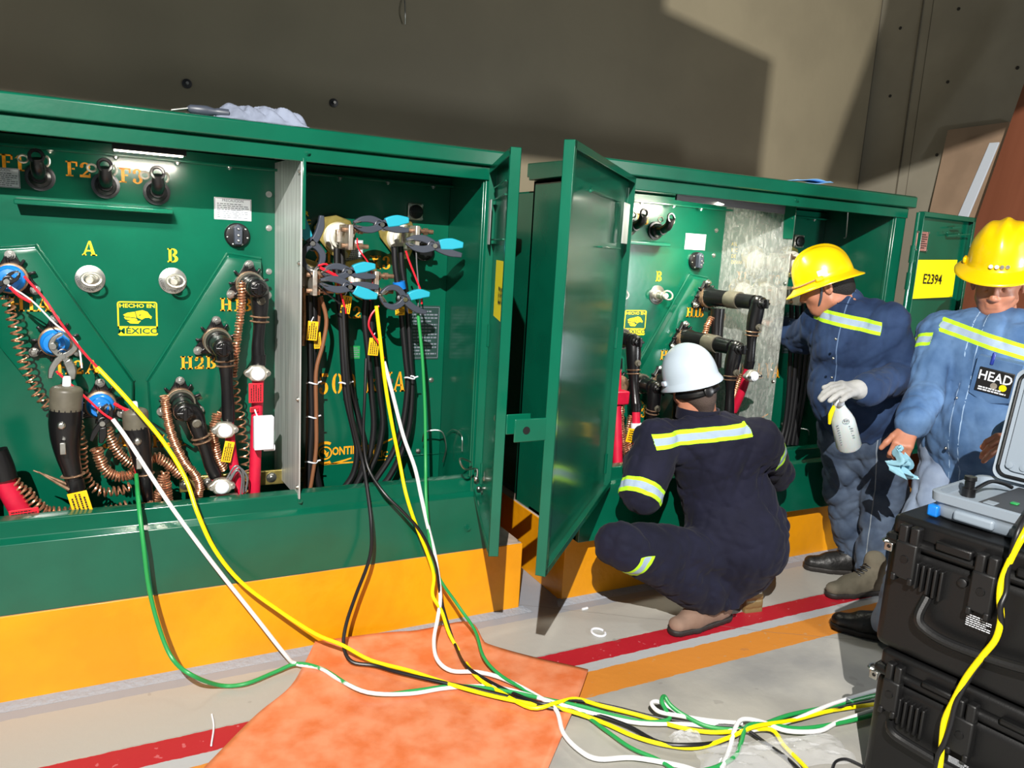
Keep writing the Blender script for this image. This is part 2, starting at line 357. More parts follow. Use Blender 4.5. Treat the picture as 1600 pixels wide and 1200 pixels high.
# ------------------------------------------------------------------ transformer cabinets
M['nplate'] = mat('etched_nameplate', (52, 78, 74), .35, .4); YP = 3.17; CX = .058
def bolt(mb, p, d=(0, -1, 0), r=.011, l=.012, n=6):
    p, d = V(p), nrm(d); mb.cyl(p, p+d*.003, r*1.5, n=12); mb.cyl(p+d*.003, p+d*(.003+l*.6), r, n=n); return mb.cyl(p+d*(.003+l*.6), p+d*(.003+l), r*.55, n=8)
def hv_bushing(t, x, z, blue):
    b = MB(); y = YP-.05
    pts = []
    for k in range(3):
        a0 = math.pi/2+k*2*math.pi/3
        for da, rr in ((-.95, .052), (-.35, .066), (-.14, .088), (.14, .088), (.35, .066)):
            pts.append((x+rr*math.cos(a0+da), y, z+rr*math.sin(a0+da)))
    b.prism(pts, (0, -.022, 0))
    for k in range(9):
        a = k*2*math.pi/9+.3; b.bar((x+.05*math.cos(a), y-.022, z+.05*math.sin(a)), (x+.075*math.cos(a), y-.022, z+.075*math.sin(a)), .010, .016, (0, 1, 0))
    f = obj('bushing_flange', b, M['rubber'], t, bevel=.003)
    for k in range(3):
        a = math.pi/2+k*2*math.pi/3; c = V((x+.078*math.cos(a), y-.022, z+.078*math.sin(a)))
        obj('bolt', bolt(MB(), c, r=.011, l=.022), M['steel'], f)
    obj('ring', MB().lathe((x, y-.02, z), (0, -1, 0), [(0, .052), (.03, .052), (.034, .046), (.034, .03)], 26), M['copb'], f)
    if blue:
        mb = MB().lathe((x, y-.045, z), (0, -1, 0), [(0, .044), (.016, .046), (.024, .043), (.03, .036), (.05, .033), (.052, .020), (.07, .019)], 26)
        obj('insulator', mb, M['blue'], f)
        obj('contact_pin', MB().lathe((x, y-.11, z), (0, -1, 0), [(0, .014), (.025, .014), (.03, .010), (.05, .010)], 16), M['steel'], f)
def switch(t, x, z):
    d = MB().lathe((x, YP, z), (0, -1, 0), [(0, .049), (.004, .049), (.005, .047)], 30)
    d = obj('dial_plate', d, M['steel'], t)
    mb = MB()
    for s, a in (('OPEN', -60), ('CLOSED', 200), ('OPEN', -100)):
        an = math.radians(a); U = (-math.sin(an), 0, math.cos(an)) if s == 'CLOSED' else (math.sin(-an), 0, math.cos(an))
        U = V((-math.sin(an), 0, math.cos(an))); W = V((-math.cos(an), 0, -math.sin(an)))
        btext(mb, s, V((x, YP-.005, z))+V((math.cos(an), 0, math.sin(an)))*.038, .0125, U, W)
    obj('dial_lettering', mb, M['ink'], d, smooth=0)
    k = MB().lathe((x, YP-.004, z), (0, -1, 0), [(0, .026), (.012, .026), (.014, .020), (.05, .019), (.052, .015), (.075, .014), (.078, .011)], 20)
    k.tube([V((x, YP-.07, z))+V((.03*math.cos(a)+.006, -.012+.008*math.sin(a), .022*math.sin(a)+.004)) for a in np.linspace(0, 2*math.pi, 17)][:-1]+[V((x, YP-.07, z))+V((.036, -.012, .004))], .005, 6, 0)
    obj('operating_eye', k, mat('galvanised_eye', (200, 196, 184), .4, .9, var=.15, vscale=50) if 'geye' not in M else M['geye'], d)
M['geye'] = mat('galvanised_metal', (206, 202, 190), .4, .85, var=.15, vscale=50)
def fuse(t, x, z):
    f = obj('fuse_well', MB().lathe((x, YP, z), (0, -1, 0), [(0, .046), (.010, .046), (.012, .040)], 26), M['geye'] if False else M['dsteel'], t)
    mb = MB().lathe((x, YP-.01, z), (0, -1, 0), [(0, .036), (.02, .034), (.025, .024), (.06, .022)], 18)
    mb.tube([(x, YP-.05, z), (x+.002, YP-.10, z+.022), (x, YP-.115, z+.055)], [.021, .022, .019], 12)
    mb.tube([(x+.02*math.cos(a), YP-.12+.004*math.sin(a), z+.062+.02*math.sin(a)) for a in np.linspace(0, 2*math.pi, 15)], .006, 6, 0)
    obj('holder', mb, M['rubber'], f)
    mb = MB()
    mb.tube([(x-.04+.014*math.cos(a), YP-.09, z+.052+.012*math.sin(a)) for a in np.linspace(0, 2*math.pi, 13)], .004, 6, 0)
    obj('pull_ring', mb, M['geye'], f); mb = MB()
    mb.tube([(x+.026+.010*math.cos(a), YP-.1, z+.05+.016*math.sin(a)) for a in np.linspace(-1.5, 1.5, 8)], .0045, 6, 0)
    obj('pull_ring', mb, M['geye'], f)
def tapdial(t, x, z):
    f = obj('tap_changer', MB().lathe((x, YP, z), (0, -1, 0), [(0, .047), (.014, .047), (.02, .042), (.022, .03)], 28), M['dark'], t)
    obj('selector', MB().prism([(x-.014, YP-.018, z-.035), (x+.014, YP-.018, z-.035), (x+.016, YP-.018, z+.03), (x, YP-.018, z+.044), (x-.016, YP-.018, z+.03)], (0, -.03, 0)), M['dgrey'], f, bevel=.004)
    mb = MB()
    for k in range(7):
        a = math.pi/2+k*2*math.pi/7; mb.sphere((x+.038*math.cos(a), YP-.02, z+.038*math.sin(a)), .0045, 8, 6)
    for dzz in (-.02, 0, .024): mb.sphere((x, YP-.049, z+dzz), .0055, 8, 6)
    obj('rivets', mb, M['steel'], f)
def emblem(t, x, z, w_, h_):
    """stencilled badge: rounded frame, eagle head, HECHO EN above, MEXICO on the yellow foot"""
    mb = MB(); y = YP-.0002; T = (0, -.0012, 0)
    def q(pts): mb.prism([(x+a*w_/2, y, z+b*h_/2) for a, b in pts], T)
    r = .14; t_ = .075
    q([(-1+r, 1), (1-r, 1), (1-r, 1-t_), (-1+r, 1-t_)]); q([(-1, 1-r), (-1, -1+r), (-1+t_, -1+r), (-1+t_, 1-r)]); q([(1, 1-r), (1, -1+r), (1-t_, -1+r), (1-t_, 1-r)])
    for sx in (-1, 1):
        for k in range(4):
            a0, a1 = k*math.pi/8, (k+1)*math.pi/8
            q([(sx*(1-r+r*math.cos(a0)), 1-r+r*math.sin(a0)), (sx*(1-r+r*math.cos(a1)), 1-r+r*math.sin(a1)), (sx*(1-r+(r-t_)*math.cos(a1)), 1-r+(r-t_)*math.sin(a1)), (sx*(1-r+(r-t_)*math.cos(a0)), 1-r+(r-t_)*math.sin(a0))])
    q([(-1, -.45), (1, -.45), (1, -1+r*.6), (1-r*.6, -1), (-1+r*.6, -1), (-1, -1+r*.6)])
    # eagle head in profile facing right with three swept feathers
    q([(-.1, .42), (.25, .5), (.5, .4), (.62, .2), (.72, .12), (.66, -.02), (.58, .06), (.38, .05), (.2, -.06), (-.02, .06)])
    q([(-.14, .40), (-.5, .34), (-.72, .22), (-.62, .12), (-.06, .05)]); q([(-.68, .08), (-.08, .0), (.0, -.1), (-.3, -.12), (-.62, -.04)])
    q([(-.54, -.14), (.0, -.14), (.16, -.12), (.02, -.3), (-.38, -.28)])
    btext(mb, 'HECHO EN', (x, YP, z+h_*.37), h_*.155, wid=w_/h_*1.15, bold=.02, th=.0014)
    f = obj('made_in_emblem', mb, M['stenciy'], t, smooth=0)
    g = btext(MB(), 'MÉXICO', (x, YP-.0016, z-h_*.37), h_*.235, wid=w_/h_*1.2, bold=.02)
    g.prism([(x+a*w_/2, YP-.0015, z+b*h_/2) for a, b in ((.02, .34), (.1, .22), (.24, .32), (.1, .14))], (0, -.0006, 0))
    obj('emblem_cutout', g, M['green'], f, smooth=0)
def wlabel(name, t, x, z, w_, h_, n, m=None, y=None, head=None, frame=True):
    y = YP if y is None else y
    f = obj(name, MB().box((x-w_/2, y-.003, z-h_/2), (x+w_/2, y, z+h_/2)), m or M['label'], t)
    g = MB()
    if head: btext(g, head, (x, y-.003, z+h_*.38), h_*.17, wid=.9, bold=.01)
    textlines(g, (x, y-.003, z-(h_*.08 if head else 0)), w_*.86, h_*(.7 if head else .85), n)
    if frame:
        for a in (-1, 1):
            g.box((x-w_*.48, y-.0036, z+a*h_*.47-.001), (x+w_*.48, y-.003, z+a*h_*.47+.001)); g.box((x+a*w_*.48-.001, y-.0036, z-h_*.47), (x+a*w_*.48+.001, y-.003, z+h_*.47))
    obj('print', g, M['greyink'], f, smooth=0)
    return f
def lv_bushing(t, x, z, zinc):
    r = .072
    pts = [(x+r*1.0*math.cos(a)*(1.22 if abs(math.cos(2*(a-.65))) > .93 and abs(math.sin(a-.65)) < .5 else 1), YP-.02, z+r*math.sin(a)) for a in np.linspace(0, 2*math.pi, 31)[:-1]]
    f = obj('bushing_plate', MB().prism([(x-.1, YP-.02, z+.035), (x-.07, YP-.02, z+.075), (x-.01, YP-.02, z+.088), (x+.05, YP-.02, z+.07), (x+.07, YP-.02, z+.02), (x+.06, YP-.02, z-.04), (x+.045, YP-.02, z-.08), (x+.01, YP-.02, z-.09), (x-.03, YP-.02, z-.07), (x-.09, YP-.02, z-.0)], (0, -.008, 0)), M['zinc'], t, bevel=.003)
    obj('bolt', bolt(MB(), (x-.075, YP-.028, z+.04), r=.011), M['steel'], f); obj('bolt', bolt(MB(), (x+.025, YP-.028, z-.07), r=.011), M['steel'], f)
    obj('insulator', MB().lathe((x, YP-.02, z), (0, -1, 0), [(0, .06), (.015, .062), (.03, .056), (.034, .044), (.06, .046), (.066, .036), (.10, .036)], 26), M['porc'], f)
    mb = MB().cyl((x, YP-.1, z), (x, YP-.15, z), .024); mb.box((x-.03, YP-.155, z-.045), (x-.012, YP-.30, z+.05)); mb.box((x-.04, YP-.13, z-.02), (x+.03, YP-.16, z+.03))
    g = obj('terminal_pad', mb, mat('tinned_copper', (206, 196, 184), .35, .8, var=.35, vscale=30, col2=(150, 100, 70), vlo=.5, vhi=.72) if 'tin' not in M else M['tin'], f, bevel=.003)
    mb = MB()
    for zz in (-.03, .03): mb.cyl((x-.045, YP-.25, z+zz), (x+.06, YP-.25, z+zz), .009, n=8); mb.cyl((x-.012, YP-.25, z+zz), (x+.006, YP-.25, z+zz), .017, n=6); mb.cyl((x+.02, YP-.25, z+zz), (x+.036, YP-.25, z+zz), .015, n=6)
    obj('terminal_bolt', mb, M['copb'], g)
M['tin'] = mat('tinned_copper', (206, 200, 190), .35, .7, vscale=30, col2=(160, 122, 96), vlo=.5, vhi=.72)
def cabinet(ox, yf, dz, label, right):
    t = thing('transformer_cabinet', (ox+.45, yf, .318), label, 'transformer cabinet')
    L_, R_ = ox-.50, ox+(1.40 if not right else 1.42); bk = 3.32; zb, zt = .318, 1.904+dz; IR = ox+(1.295 if not right else 1.34)
    sill = .635+dz; lip = 1.867+dz
    # housing: sides, posts, skirt with rebate, floor
    mb = MB()
    prof = [(yf, zb), (yf, sill-.075), (yf+.022, sill-.06), (yf+.03, sill-.004), (yf+.05, sill), (yf+.08, sill), (yf+.08, zb)]
    mb.prism([(L_, y, z) for y, z in prof], (R_-L_, 0, 0))
    mb.box((L_, yf+.02, zb), (L_+.045, bk, zt)); mb.box((IR, yf+.02, zb), (R_, bk, zt))
    mb.box((L_, yf+.012, zt-.05), (R_, yf+.03, zt)); mb.box((L_, yf+.03, zt-.016), (R_, bk, zt))
    mb.box((L_, yf+.05, zb), (R_, YP, zb+.02)); mb.box((L_, bk-.02, zb), (R_, bk, zt))
    mb.box((L_, yf+.006, sill-.05), (L_+.05, yf+.03, zt)); mb.box((IR-.006, yf+.03, sill), (IR+.02, yf+.05, lip))
    mb.box((L_, yf+.03, lip-.004), (IR, yf+.05, lip+.02))
    obj('housing', mb, M['green'], t, bevel=.003)
    # roof with folded fascia
    mb = MB(); y0 = yf-.012
    prof = [(y0, 1.909+dz), (y0, 1.962+dz), (y0+.012, 1.968+dz), (bk+.02, 1.985+dz), (bk+.02, 1.92+dz), (bk, 1.92+dz), (bk, 1.905+dz), (y0+.03, 1.905+dz)]
    mb.prism([(L_-.03, y, z) for y, z in prof], (R_-L_+.055, 0, 0))
    obj('roof', mb, M['green'], t, bevel=.004)
    # tank behind
    mb = MB().box((L_+.04, bk-.01, zb), (R_-.04, 4.02, 1.88))
    obj('tank', mb, M['green'], t, bevel=.01)
    # panel plate
    mb = MB().box((L_+.04, YP, zb+.02), (IR, YP+.03, lip+.015))
    mb.box((L_+.05, YP-.04, lip-.03), (IR, YP, lip-.02)); mb.box((IR-.22, YP-.006, .64), (IR-.005, YP, .646))
    obj('tank_front_plate', mb, M['green'], t, bevel=.002)
    for x_ in (-.2, .0, .2, .38, .66, .8, 1.0, 1.2): obj('plate_bolt', bolt(MB(), (ox+x_, YP-.04, lip-.030), (0, 0, -1), .007, .008), M['steel'], t)
    for p in ((1.2, 1.59), (1.26, 1.59), (1.24, .99), (1.05, .99), (1.19, .66), (.53, 1.75), (.53, 1.62), (.53, 1.45)): obj('plate_bolt', bolt(MB(), (ox+p[0], YP, p[1]), r=.008, l=.01), M['steel'], t)
    for a_ in (((ox+.585, yf+.02, sill-.03), .006), ((ox+.6, yf+.012, zt-.02), .007), ((R_-.12, yf, .42), .011), ((R_-.06, yf, .55), .011)): obj('skirt_bolt', bolt(MB(), a_[0], r=a_[1]), M['green'], t)
    # raised bushing pockets
    RP = [(.374, 1.515), (.50, 1.50), (.50, 1.27), (.50, 1.16), (.235, .74), (.085, .86), (.080, 1.02)]
    for s in (1, -1):
        pts = [(ox+CX+s*(a-CX), z) for a, z in RP]
        if s < 0: pts = [(max(p[0], L_+.046), p[1]) for p in pts]
        c = (ox+CX+s*.25, 1.12); n = len(pts); inn = [(p[0]+(c[0]-p[0])*.10, p[1]+(c[1]-p[1])*.07) for p in pts]
        mb = MB().rings([[(p[0], YP+.002, p[1]) for p in pts], [(p[0]+(c[0]-p[0])*.03, YP-.046, p[1]+(c[1]-p[1])*.03) for p in pts], [(p[0], YP-.05, p[1]) for p in inn]])
        obj('bushing_pocket', mb, M['green'], t, bevel=.003)
        mb = MB()
        for i in (len(pts)-1, 0): mb.tube([(pts[i][0], YP-.004, pts[i][1]), ((pts[i][0]+pts[(i+1) % n][0])/2, YP-.006, (pts[i][1]+pts[(i+1) % n][1])/2), (pts[(i+1) % n][0], YP-.004, pts[(i+1) % n][1])], .006, 6, 8)
        obj('weld_bead', mb, M['green'], t)
    for i, (a, z) in enumerate(((.445, 1.40), (.324, 1.183), (.192, .951))):
        hv_bushing(t, ox+a, z, False); hv_bushing(t, ox+2*CX-a, z, not right)
    for k, (s, a, z) in enumerate((('H1A', -.276, 1.31), ('H2A', -.14, 1.085), ('H3A', -.056, .788), ('H1B', .403, 1.32), ('H2B', .264, 1.095), ('H3B', .161, .779))):
        pz = YP-.052 if k not in (2, 5) else YP
        obj('stencil_lettering', lettering(MB(), s, (ox+a, pz, z), .05), M['stencil'], t, smooth=0)
    for s, a, z, h in (('F1', -.313, 1.787, .052), ('F2', -.115, 1.783, .052), ('F3', .052, 1.776, .052)): obj('stencil_lettering', lettering(MB(), s, (ox+a, YP, z), h), M['stencil'], t, smooth=0)
    for s, a, z in (('A', -.09, 1.51), ('B', .185, 1.497)): obj('stencil_lettering', lettering(MB(), s, (ox+a, YP, z), .052), M['stenciy'], t, smooth=0)
    switch(t, ox-.096, 1.40); switch(t, ox+.178, 1.402)
    for a, z in ((-.235, 1.745), (-.035, 1.735), (.13, 1.725)): fuse(t, ox+a, z)
    mb = MB().prism([(ox-.31, YP, 1.672), (ox-.31, YP-.075, 1.664), (ox-.31, YP-.075, 1.648), (ox-.31, YP-.068, 1.648), (ox-.31, YP, 1.655)], (.49, 0, 0))
    obj('drip_shelf', mb, M['green'], t, bevel=.003)
    wlabel('caution_label', t, ox-.345, 1.735, .10, .065, 7, head='CAUCION'); wlabel('precaution_label', t, ox+.396, 1.683, .135, .082, 8, head='PRECAUCION')
    tapdial(t, ox+.41, 1.585)
    emblem(t, ox+.055, 1.257, .135, .128)
    # earthing bar at the bottom of the compartment
    mb = MB().box((ox+.18, YP-.12, .60), (ox+.66, YP-.105, .66)); obj('earth_bar', mb, M['zinc'], t, bevel=.003)
    for a in (.2, .28, .36, .52, .62): obj('earth_bolt', bolt(MB(), (ox+a, YP-.12, .632), r=.014, l=.016), M['steel'], t)
    # divider
    if right: a, b = (2.87, YP), (2.975, 2.79)
    else: a, b = (.553, YP), (.578, yf+.015)
    d = nrm((b[0]-a[0], b[1]-a[1], 0)); nn = V((-d[1], d[0], 0)) if right else V((-d[1], d[0], 0))
    A0, B0 = V((a[0], a[1], 0)), V((b[0], b[1], 0))
    mb = MB().prism([A0+V((0, 0, sill-.02)), B0+V((0, 0, sill-.02)), B0+V((0, 0, lip+.005)), A0+V((0, 0, lip+.005))], nn*.006)
    f = obj('divider_plate', mb, M['alu'] if not right else M['alus'], t, bevel=.001)
    for z_ in (.66, 1.0, 1.5, 1.82): obj('screw', bolt(MB(), B0-d*.012+V((0, 0, z_)), -nn, .006, .006), M['steel'], f)
    mb = MB(); mb.box((b[0]+.004, b[1]-.006, 1.62+dz), (b[0]+.016, b[1]+.05, lip)) if not right else mb.prism([B0+V((-.002, -.004, 1.72)), B0-d*.05+V((-.002, 0, 1.72)), B0-d*.06+V((-.002, 0, lip)), B0+V((-.002, -.004, lip))], -nn*.004)
    obj('divider_bracket', mb, M['green'], t, bevel=.002)
    if right: mb = MB().prism([(2.2, yf+.05, lip-.002), (2.86, yf+.05, lip-.002), (2.86, yf+.05, lip-.05), (2.2, yf+.05, lip-.035)], (0, .01, 0)); obj('rubber_gasket', mb, M['dark'], t)
    # low voltage side
    for i, (a, z) in enumerate(((.80, 1.60), (1.065, 1.612), (.668 if not right else .735, 1.425), (.905, 1.43))): lv_bushing(t, ox+a, z, True)
    for s, a, z, h in (('X1', .746, 1.516, .052), ('X3', .993, 1.505, .055), ('X2', .87, 1.291, .052)): obj('stencil_lettering', lettering(MB(), s, (ox+a, YP, z), h), M['stencil'], t, smooth=0)
    obj('stencil_lettering', lettering(MB(), 'X0', (ox+.62, YP, 1.29), .052), M['stencil'], t, smooth=0)
    obj('rating_lettering', lettering(MB(), '500 kVA', (ox+.932, YP, .986), .090, gap=.14, wid=.71), M['stencil'], t, smooth=0)
    mb = MB(); cx, cz = ox+.765, .682
    for a0, a1, r0, w0 in ((60, 300, .052, .012), (0, 360, .030, .006)):
        for q in _arc(0, 0, r0, r0, a0, a1, w0, 20): mb.prism([(cx+p[0], YP, cz+p[1]) for p in q], (0, -.001, 0))
    mb.prism([(cx-.02, YP, cz+.005), (cx-.006, YP, cz+.02), (cx+.006, YP, cz+.006), (cx-.002, YP, cz-.006)], (0, -.001, 0)); mb.prism([(cx, YP, cz-.004), (cx+.016, YP, cz+.006), (cx+.012, YP, cz-.016), (cx+.004, YP, cz-.018)], (0, -.001, 0))
    mb.prism([(cx+.01, YP, cz-.052), (cx+.115, YP, cz-.028), (cx+.115, YP, cz-.034), (cx+.05, YP, cz-.052)], (0, -.001, 0)); mb.prism([(cx-.01, YP, cz-.053), (cx+.30, YP, cz-.053), (cx+.30, YP, cz-.047), (cx+.0, YP, cz-.047)], (0, -.001, 0))
    mb.prism([(cx+.2, YP, cz+.012), (cx+.30, YP, cz+.048), (cx+.30, YP, cz+.042), (cx+.24, YP, cz+.014)], (0, -.001, 0))
    btext(mb, 'ONTINENTAL', (cx+.030, YP, cz+.004), .05, wid=.72, bold=.03, th=.001, align='LEFT'); btext(mb, 'ELECTRIC', (cx+.132, YP, cz-.026), .036, wid=.95, bold=.03, th=.001, align='LEFT')
    obj('maker_lettering', mb, M['stencil'], t, smooth=0)
    mb = MB(); 
    for i, s in enumerate(('AIR', 'INC', 'DE', 'DEVAN')): btext(mb, s, (ox+.645+i*.004, YP, 1.685-i*.032), .026, bold=.03, th=.001, align='LEFT')
    obj('notice_lettering', mb, M['stenciy'], t, smooth=0)
    mb = MB(); btext(mb, 'L', (ox+.565, YP-.0, .70), .05, bold=.02, th=.001); obj('notice_lettering', mb, M['stencil'], t, smooth=0)
    wlabel('instruction_label', t, ox+.868, 1.54, .085, .105, 9, head='AVISO')
    f = wlabel('nameplate', t, ox+1.19, 1.205, .155, .24, 14, m=M['nplate'])
    wlabel('green_sticker', t, ox+.885, 1.12, .045, .055, 5, m=M['grn'], frame=False)
    f = obj('pressure_valve', MB().box((ox+1.10, YP-.012, 1.69), (ox+1.17, YP, 1.762)), M['geye'], t, bevel=.006)
    g = MB().lathe((ox+1.135, YP-.012, 1.726), (0, -1, 0), [(0, .03), (.012, .029), (.014, .024)], 22); g.bar((ox+1.112, YP-.03, 1.726), (ox+1.158, YP-.03, 1.726), .006, .006); obj('valve_wheel', g, M['dark'], f)
    [obj('rivet', bolt(MB(), (ox+1.135+a*.027, YP-.012, 1.726+b*.028), r=.004, l=.005), M['steel'], f) for a in (-1, 1) for b in (-1, 1)]
    f = obj('gauge', MB().lathe((ox+1.175, YP, 1.565), (0, -1, 0), [(0, .045), (.03, .045), (.032, .04), (.022, .036)], 26), M['dsteel'], t)
    obj('gauge_face', MB().lathe((ox+1.175, YP-.02, 1.565), (0, -1, 0), [(0, .037), (.004, .037)], 24), M['dark'], f)
    # hooks / seal wires
    mb = MB()
    if not right:
        mb.tube([at(660, 690, Y=3.1), at(664, 676, Y=3.08), at(680, 672, Y=3.06), at(692, 677, Y=3.05), at(697, 700, Y=3.05), at(692, 722, Y=3.06)], .0035, 6)
        mb.tube([at(722, 705, X=1.28), at(721, 680, X=1.28), at(708, 671, X=1.28), at(698, 678, X=1.28)], .002, 5)
    else:
        mb.tube([at(1238, 658, Y=3.05), at(1248, 668, Y=3.02), at(1262, 672, Y=3.0), at(1264, 680, Y=3.0)], .0035, 6); mb.tube([at(1325, 330, Y=3.0), at(1322, 368, Y=3.0), at(1319, 372, Y=3.0)], .0035, 6)
        mb.tube([at(934, 742, Y=2.76), at(936, 722, Y=2.76), at(943, 712, Y=2.76), at(940, 702, Y=2.76)], .005, 6)
    obj('hook', mb, M['steel'], t)
    lf = obj('lamp_strip', MB().box((ox+.10-.11, yf+.055, lip-.03), (ox+.10+.11, yf+.085, lip-.008)) if not right else MB().box((2.42, yf+.055, lip-.02), (2.62, yf+.085, lip-.004)), M['dark'], t, bevel=.002)
    x0, x1 = (ox+.0, ox+.2) if not right else (2.44, 2.6)
    obj('diffuser', MB().box((x0-.005, yf+.057, lip-.034), (x1, yf+.083, lip-.029)) if not right else MB().box((x0, yf+.057, lip-.024), (x1, yf+.083, lip-.019)), M['lamp'], lf)
    return t, dict(L=L_, R=R_, IR=IR, yf=yf, sill=sill, lip=lip, zt=zt)
# scratched clear sheet between the two sides of the right cabinet
def scratched():
    m = bpy.data.materials.new('scratched_clear_acrylic'); m.use_nodes = True; nt = m.node_tree; N = nt.nodes; L = nt.links; p = N['Principled BSDF']
    p.inputs['Metallic'].default_value = .0; p.inputs['Base Color'].default_value = srgb((176, 180, 176)); p.inputs['Roughness'].default_value = .12
    tc = N.new('ShaderNodeTexCoord'); mp = N.new('ShaderNodeMapping'); L.new(tc.outputs['Object'], mp.inputs[0]); mp.inputs['Rotation'].default_value = (.45, 0, 0); mp.inputs['Scale'].default_value = (2, 22, 3)
    n = N.new('ShaderNodeTexNoise'); n.inputs['Scale'].default_value = 7; n.inputs['Detail'].default_value = 7; n.inputs['Distortion'].default_value = 1.2; L.new(mp.outputs[0], n.inputs[0])
    b = N.new('ShaderNodeBump'); b.inputs['Strength'].default_value = .5; b.inputs['Distance'].default_value = .005; L.new(n.outputs[0], b.inputs['Height']); L.new(b.outputs[0], p.inputs['Normal'])
    mr = N.new('ShaderNodeMapRange'); L.new(n.outputs[0], mr.inputs[0]); mr.inputs[1].default_value = .48; mr.inputs[2].default_value = .74; mr.inputs[3].default_value = .22; mr.inputs[4].default_value = .85; L.new(mr.outputs[0], p.inputs['Alpha'])
    p.inputs['Specular IOR Level'].default_value = 1.0; p.inputs['Coat Weight'].default_value = .6
    return m
M['alus'] = scratched()
CL, GL_ = cabinet(0, 2.785, 0, 'large open green transformer cabinet on the left marked H1A H2A H3A and 500 kVA', False)
CR, GR_ = cabinet(2.287, 2.70, .015, 'open green transformer cabinet on the right, behind the crouching worker', True)
# ------------------------------------------------------------------ cabinet doors (parts that hinge on their cabinet)
def door(t, hinge, outer, z0, z1, side, name='door'):
    """hinge, outer: xy of the two vertical edges; side +1/-1: which way the folded flange looks from the sheet"""
    h, o = V((hinge[0], hinge[1], 0)), V((outer[0], outer[1], 0)); d = nrm(o-h); n = V((-d[1], d[0], 0))*side; up = V((0, 0, 1)); W_ = np.linalg.norm(o-h)
    mb = MB(); th = .004; fl = .035
    def sheet(a, b, c0, c1, nn, tt): mb.prism([a+up*c0, b+up*c0, b+up*c1, a+up*c1], nn*tt)
    sheet(h, o, z0, z1, n, th)                                  # outer skin
    for za, zb in ((z0, z0+th), (z1-th, z1)): mb.prism([h+up*za, o+up*za, o+n*fl+up*za, h+n*fl+up*za], up*(zb-za))
    mb.prism([o+up*z0, o+n*fl+up*z0, o+n*fl+up*z1, o+up*z1], -d*th)
    mb.prism([h+up*z0, h+n*fl+up*z0, h+n*fl+up*z1, h+up*z1], d*th)
    mb.prism([o+n*fl+up*z0, o+n*fl-d*.022+up*z0, o+n*fl-d*.022+up*z1, o+n*fl+up*z1], -n*th)   # return lip
    mb.prism([o+n*fl+up*(z1-.025), h+n*fl+up*(z1-.025), h+n*fl+up*z1, o+n*fl+up*z1], -n*th); mb.prism([o+n*fl+up*(z0+.025), h+n*fl+up*(z0+.025), h+n*fl+up*z0, o+n*fl+up*z0], -n*th)
    dd = obj(name, mb, M['green'], t, bevel=.002)
    return dd, h, o, d, n, W_
up = V((0, 0, 1))
# left cabinet, right-hand door
dd, h, o, d, n, W_ = door(CL, (1.325, 2.76), (1.108, 2.15), .572, 1.903, -1)
mb = MB(); mb.tube([h+up*.6+d*.0, h+up*1.89], .008, 8, 0); [mb.cyl(h+up*z, h+up*(z+.09), .013) for z in (.62, 1.2, 1.78)]; obj('hinge', mb, M['green'], dd)
c = h+d*.36+n*.006                                            # yellow plate number sign on the inner face
mb = MB().obox(c+up*1.445, d*.2, n*.001, up*.105); sg = obj('number_sign', mb, M['sign'], dd)
obj('sign_lettering', btext(MB(), 'E2393', c+n*.002+up*1.425, .085, d, up, n, wid=.62, bold=.01), M['ink'], sg, smooth=0)
mb = MB(); p = h+d*.12+n*.01
for z in (1.82, 1.775, 1.625): mb.bar(p+up*z-d*.08, p+up*z+d*.3, .02, .006)
obj('door_stiffener', mb, M['green'], dd, bevel=.002)
mb = MB().obox(h+d*.06+n*.03+up*1.69, d*.035, n*.002, up*.085); obj('document_holder', mb, M['alu'], dd, bevel=.004)
mb = MB(); q = o+up*1.03; mb.obox(q+V((.045, 0, 0)), (.045, 0, 0), (0, .003, 0), (0, 0, .034)); ll = obj('padlock_lug', mb, M['green'], dd, bevel=.004)
obj('lug_hole', MB().cyl(q+V((.05, -.0045, .0)), q+V((.05, .0045, .0)), .011), M['ink'], ll)
mb = MB(); q = o+n*.02-d*.03+up*1.03; mb.cyl(q-d*.0, q-d*.06, .012); mb.cyl(q-d*.05, q-d*.09, .006); mb.prism([q+up*.04, q+up*-.045, q-d*.03+up*-.02, q-d*.03+up*.02], n*.006); mb.tube([q+up*.03, q+up*.06-d*.02, q+up*.1-d*.015], .002, 5)
obj('latch', mb, M['steel'], dd)
mb = MB(); q = at(742, 760, Y=2.74)
mb.tube([at(745, 748, Y=2.74), at(746, 735, Y=2.74), at(742, 732, Y=2.74), at(727, 733, Y=2.70), at(719, 722, Y=2.70), at(721, 716, Y=2.72), at(736, 722, Y=2.76)], .004, 6); mb.tube([at(757, 748, Y=2.66), at(758, 736, Y=2.66), at(763, 733, Y=2.64), at(774, 734, Y=2.6)], .004, 6)
mb.sphere(at(744, 748, Y=2.74), .012); mb.sphere(at(758, 748, Y=2.66), .012); mb.sphere(at(748, 763, Y=2.74), .010); mb.sphere(at(756, 770, Y=2.7), .012)
obj('door_stay', mb, M['steel'], dd)
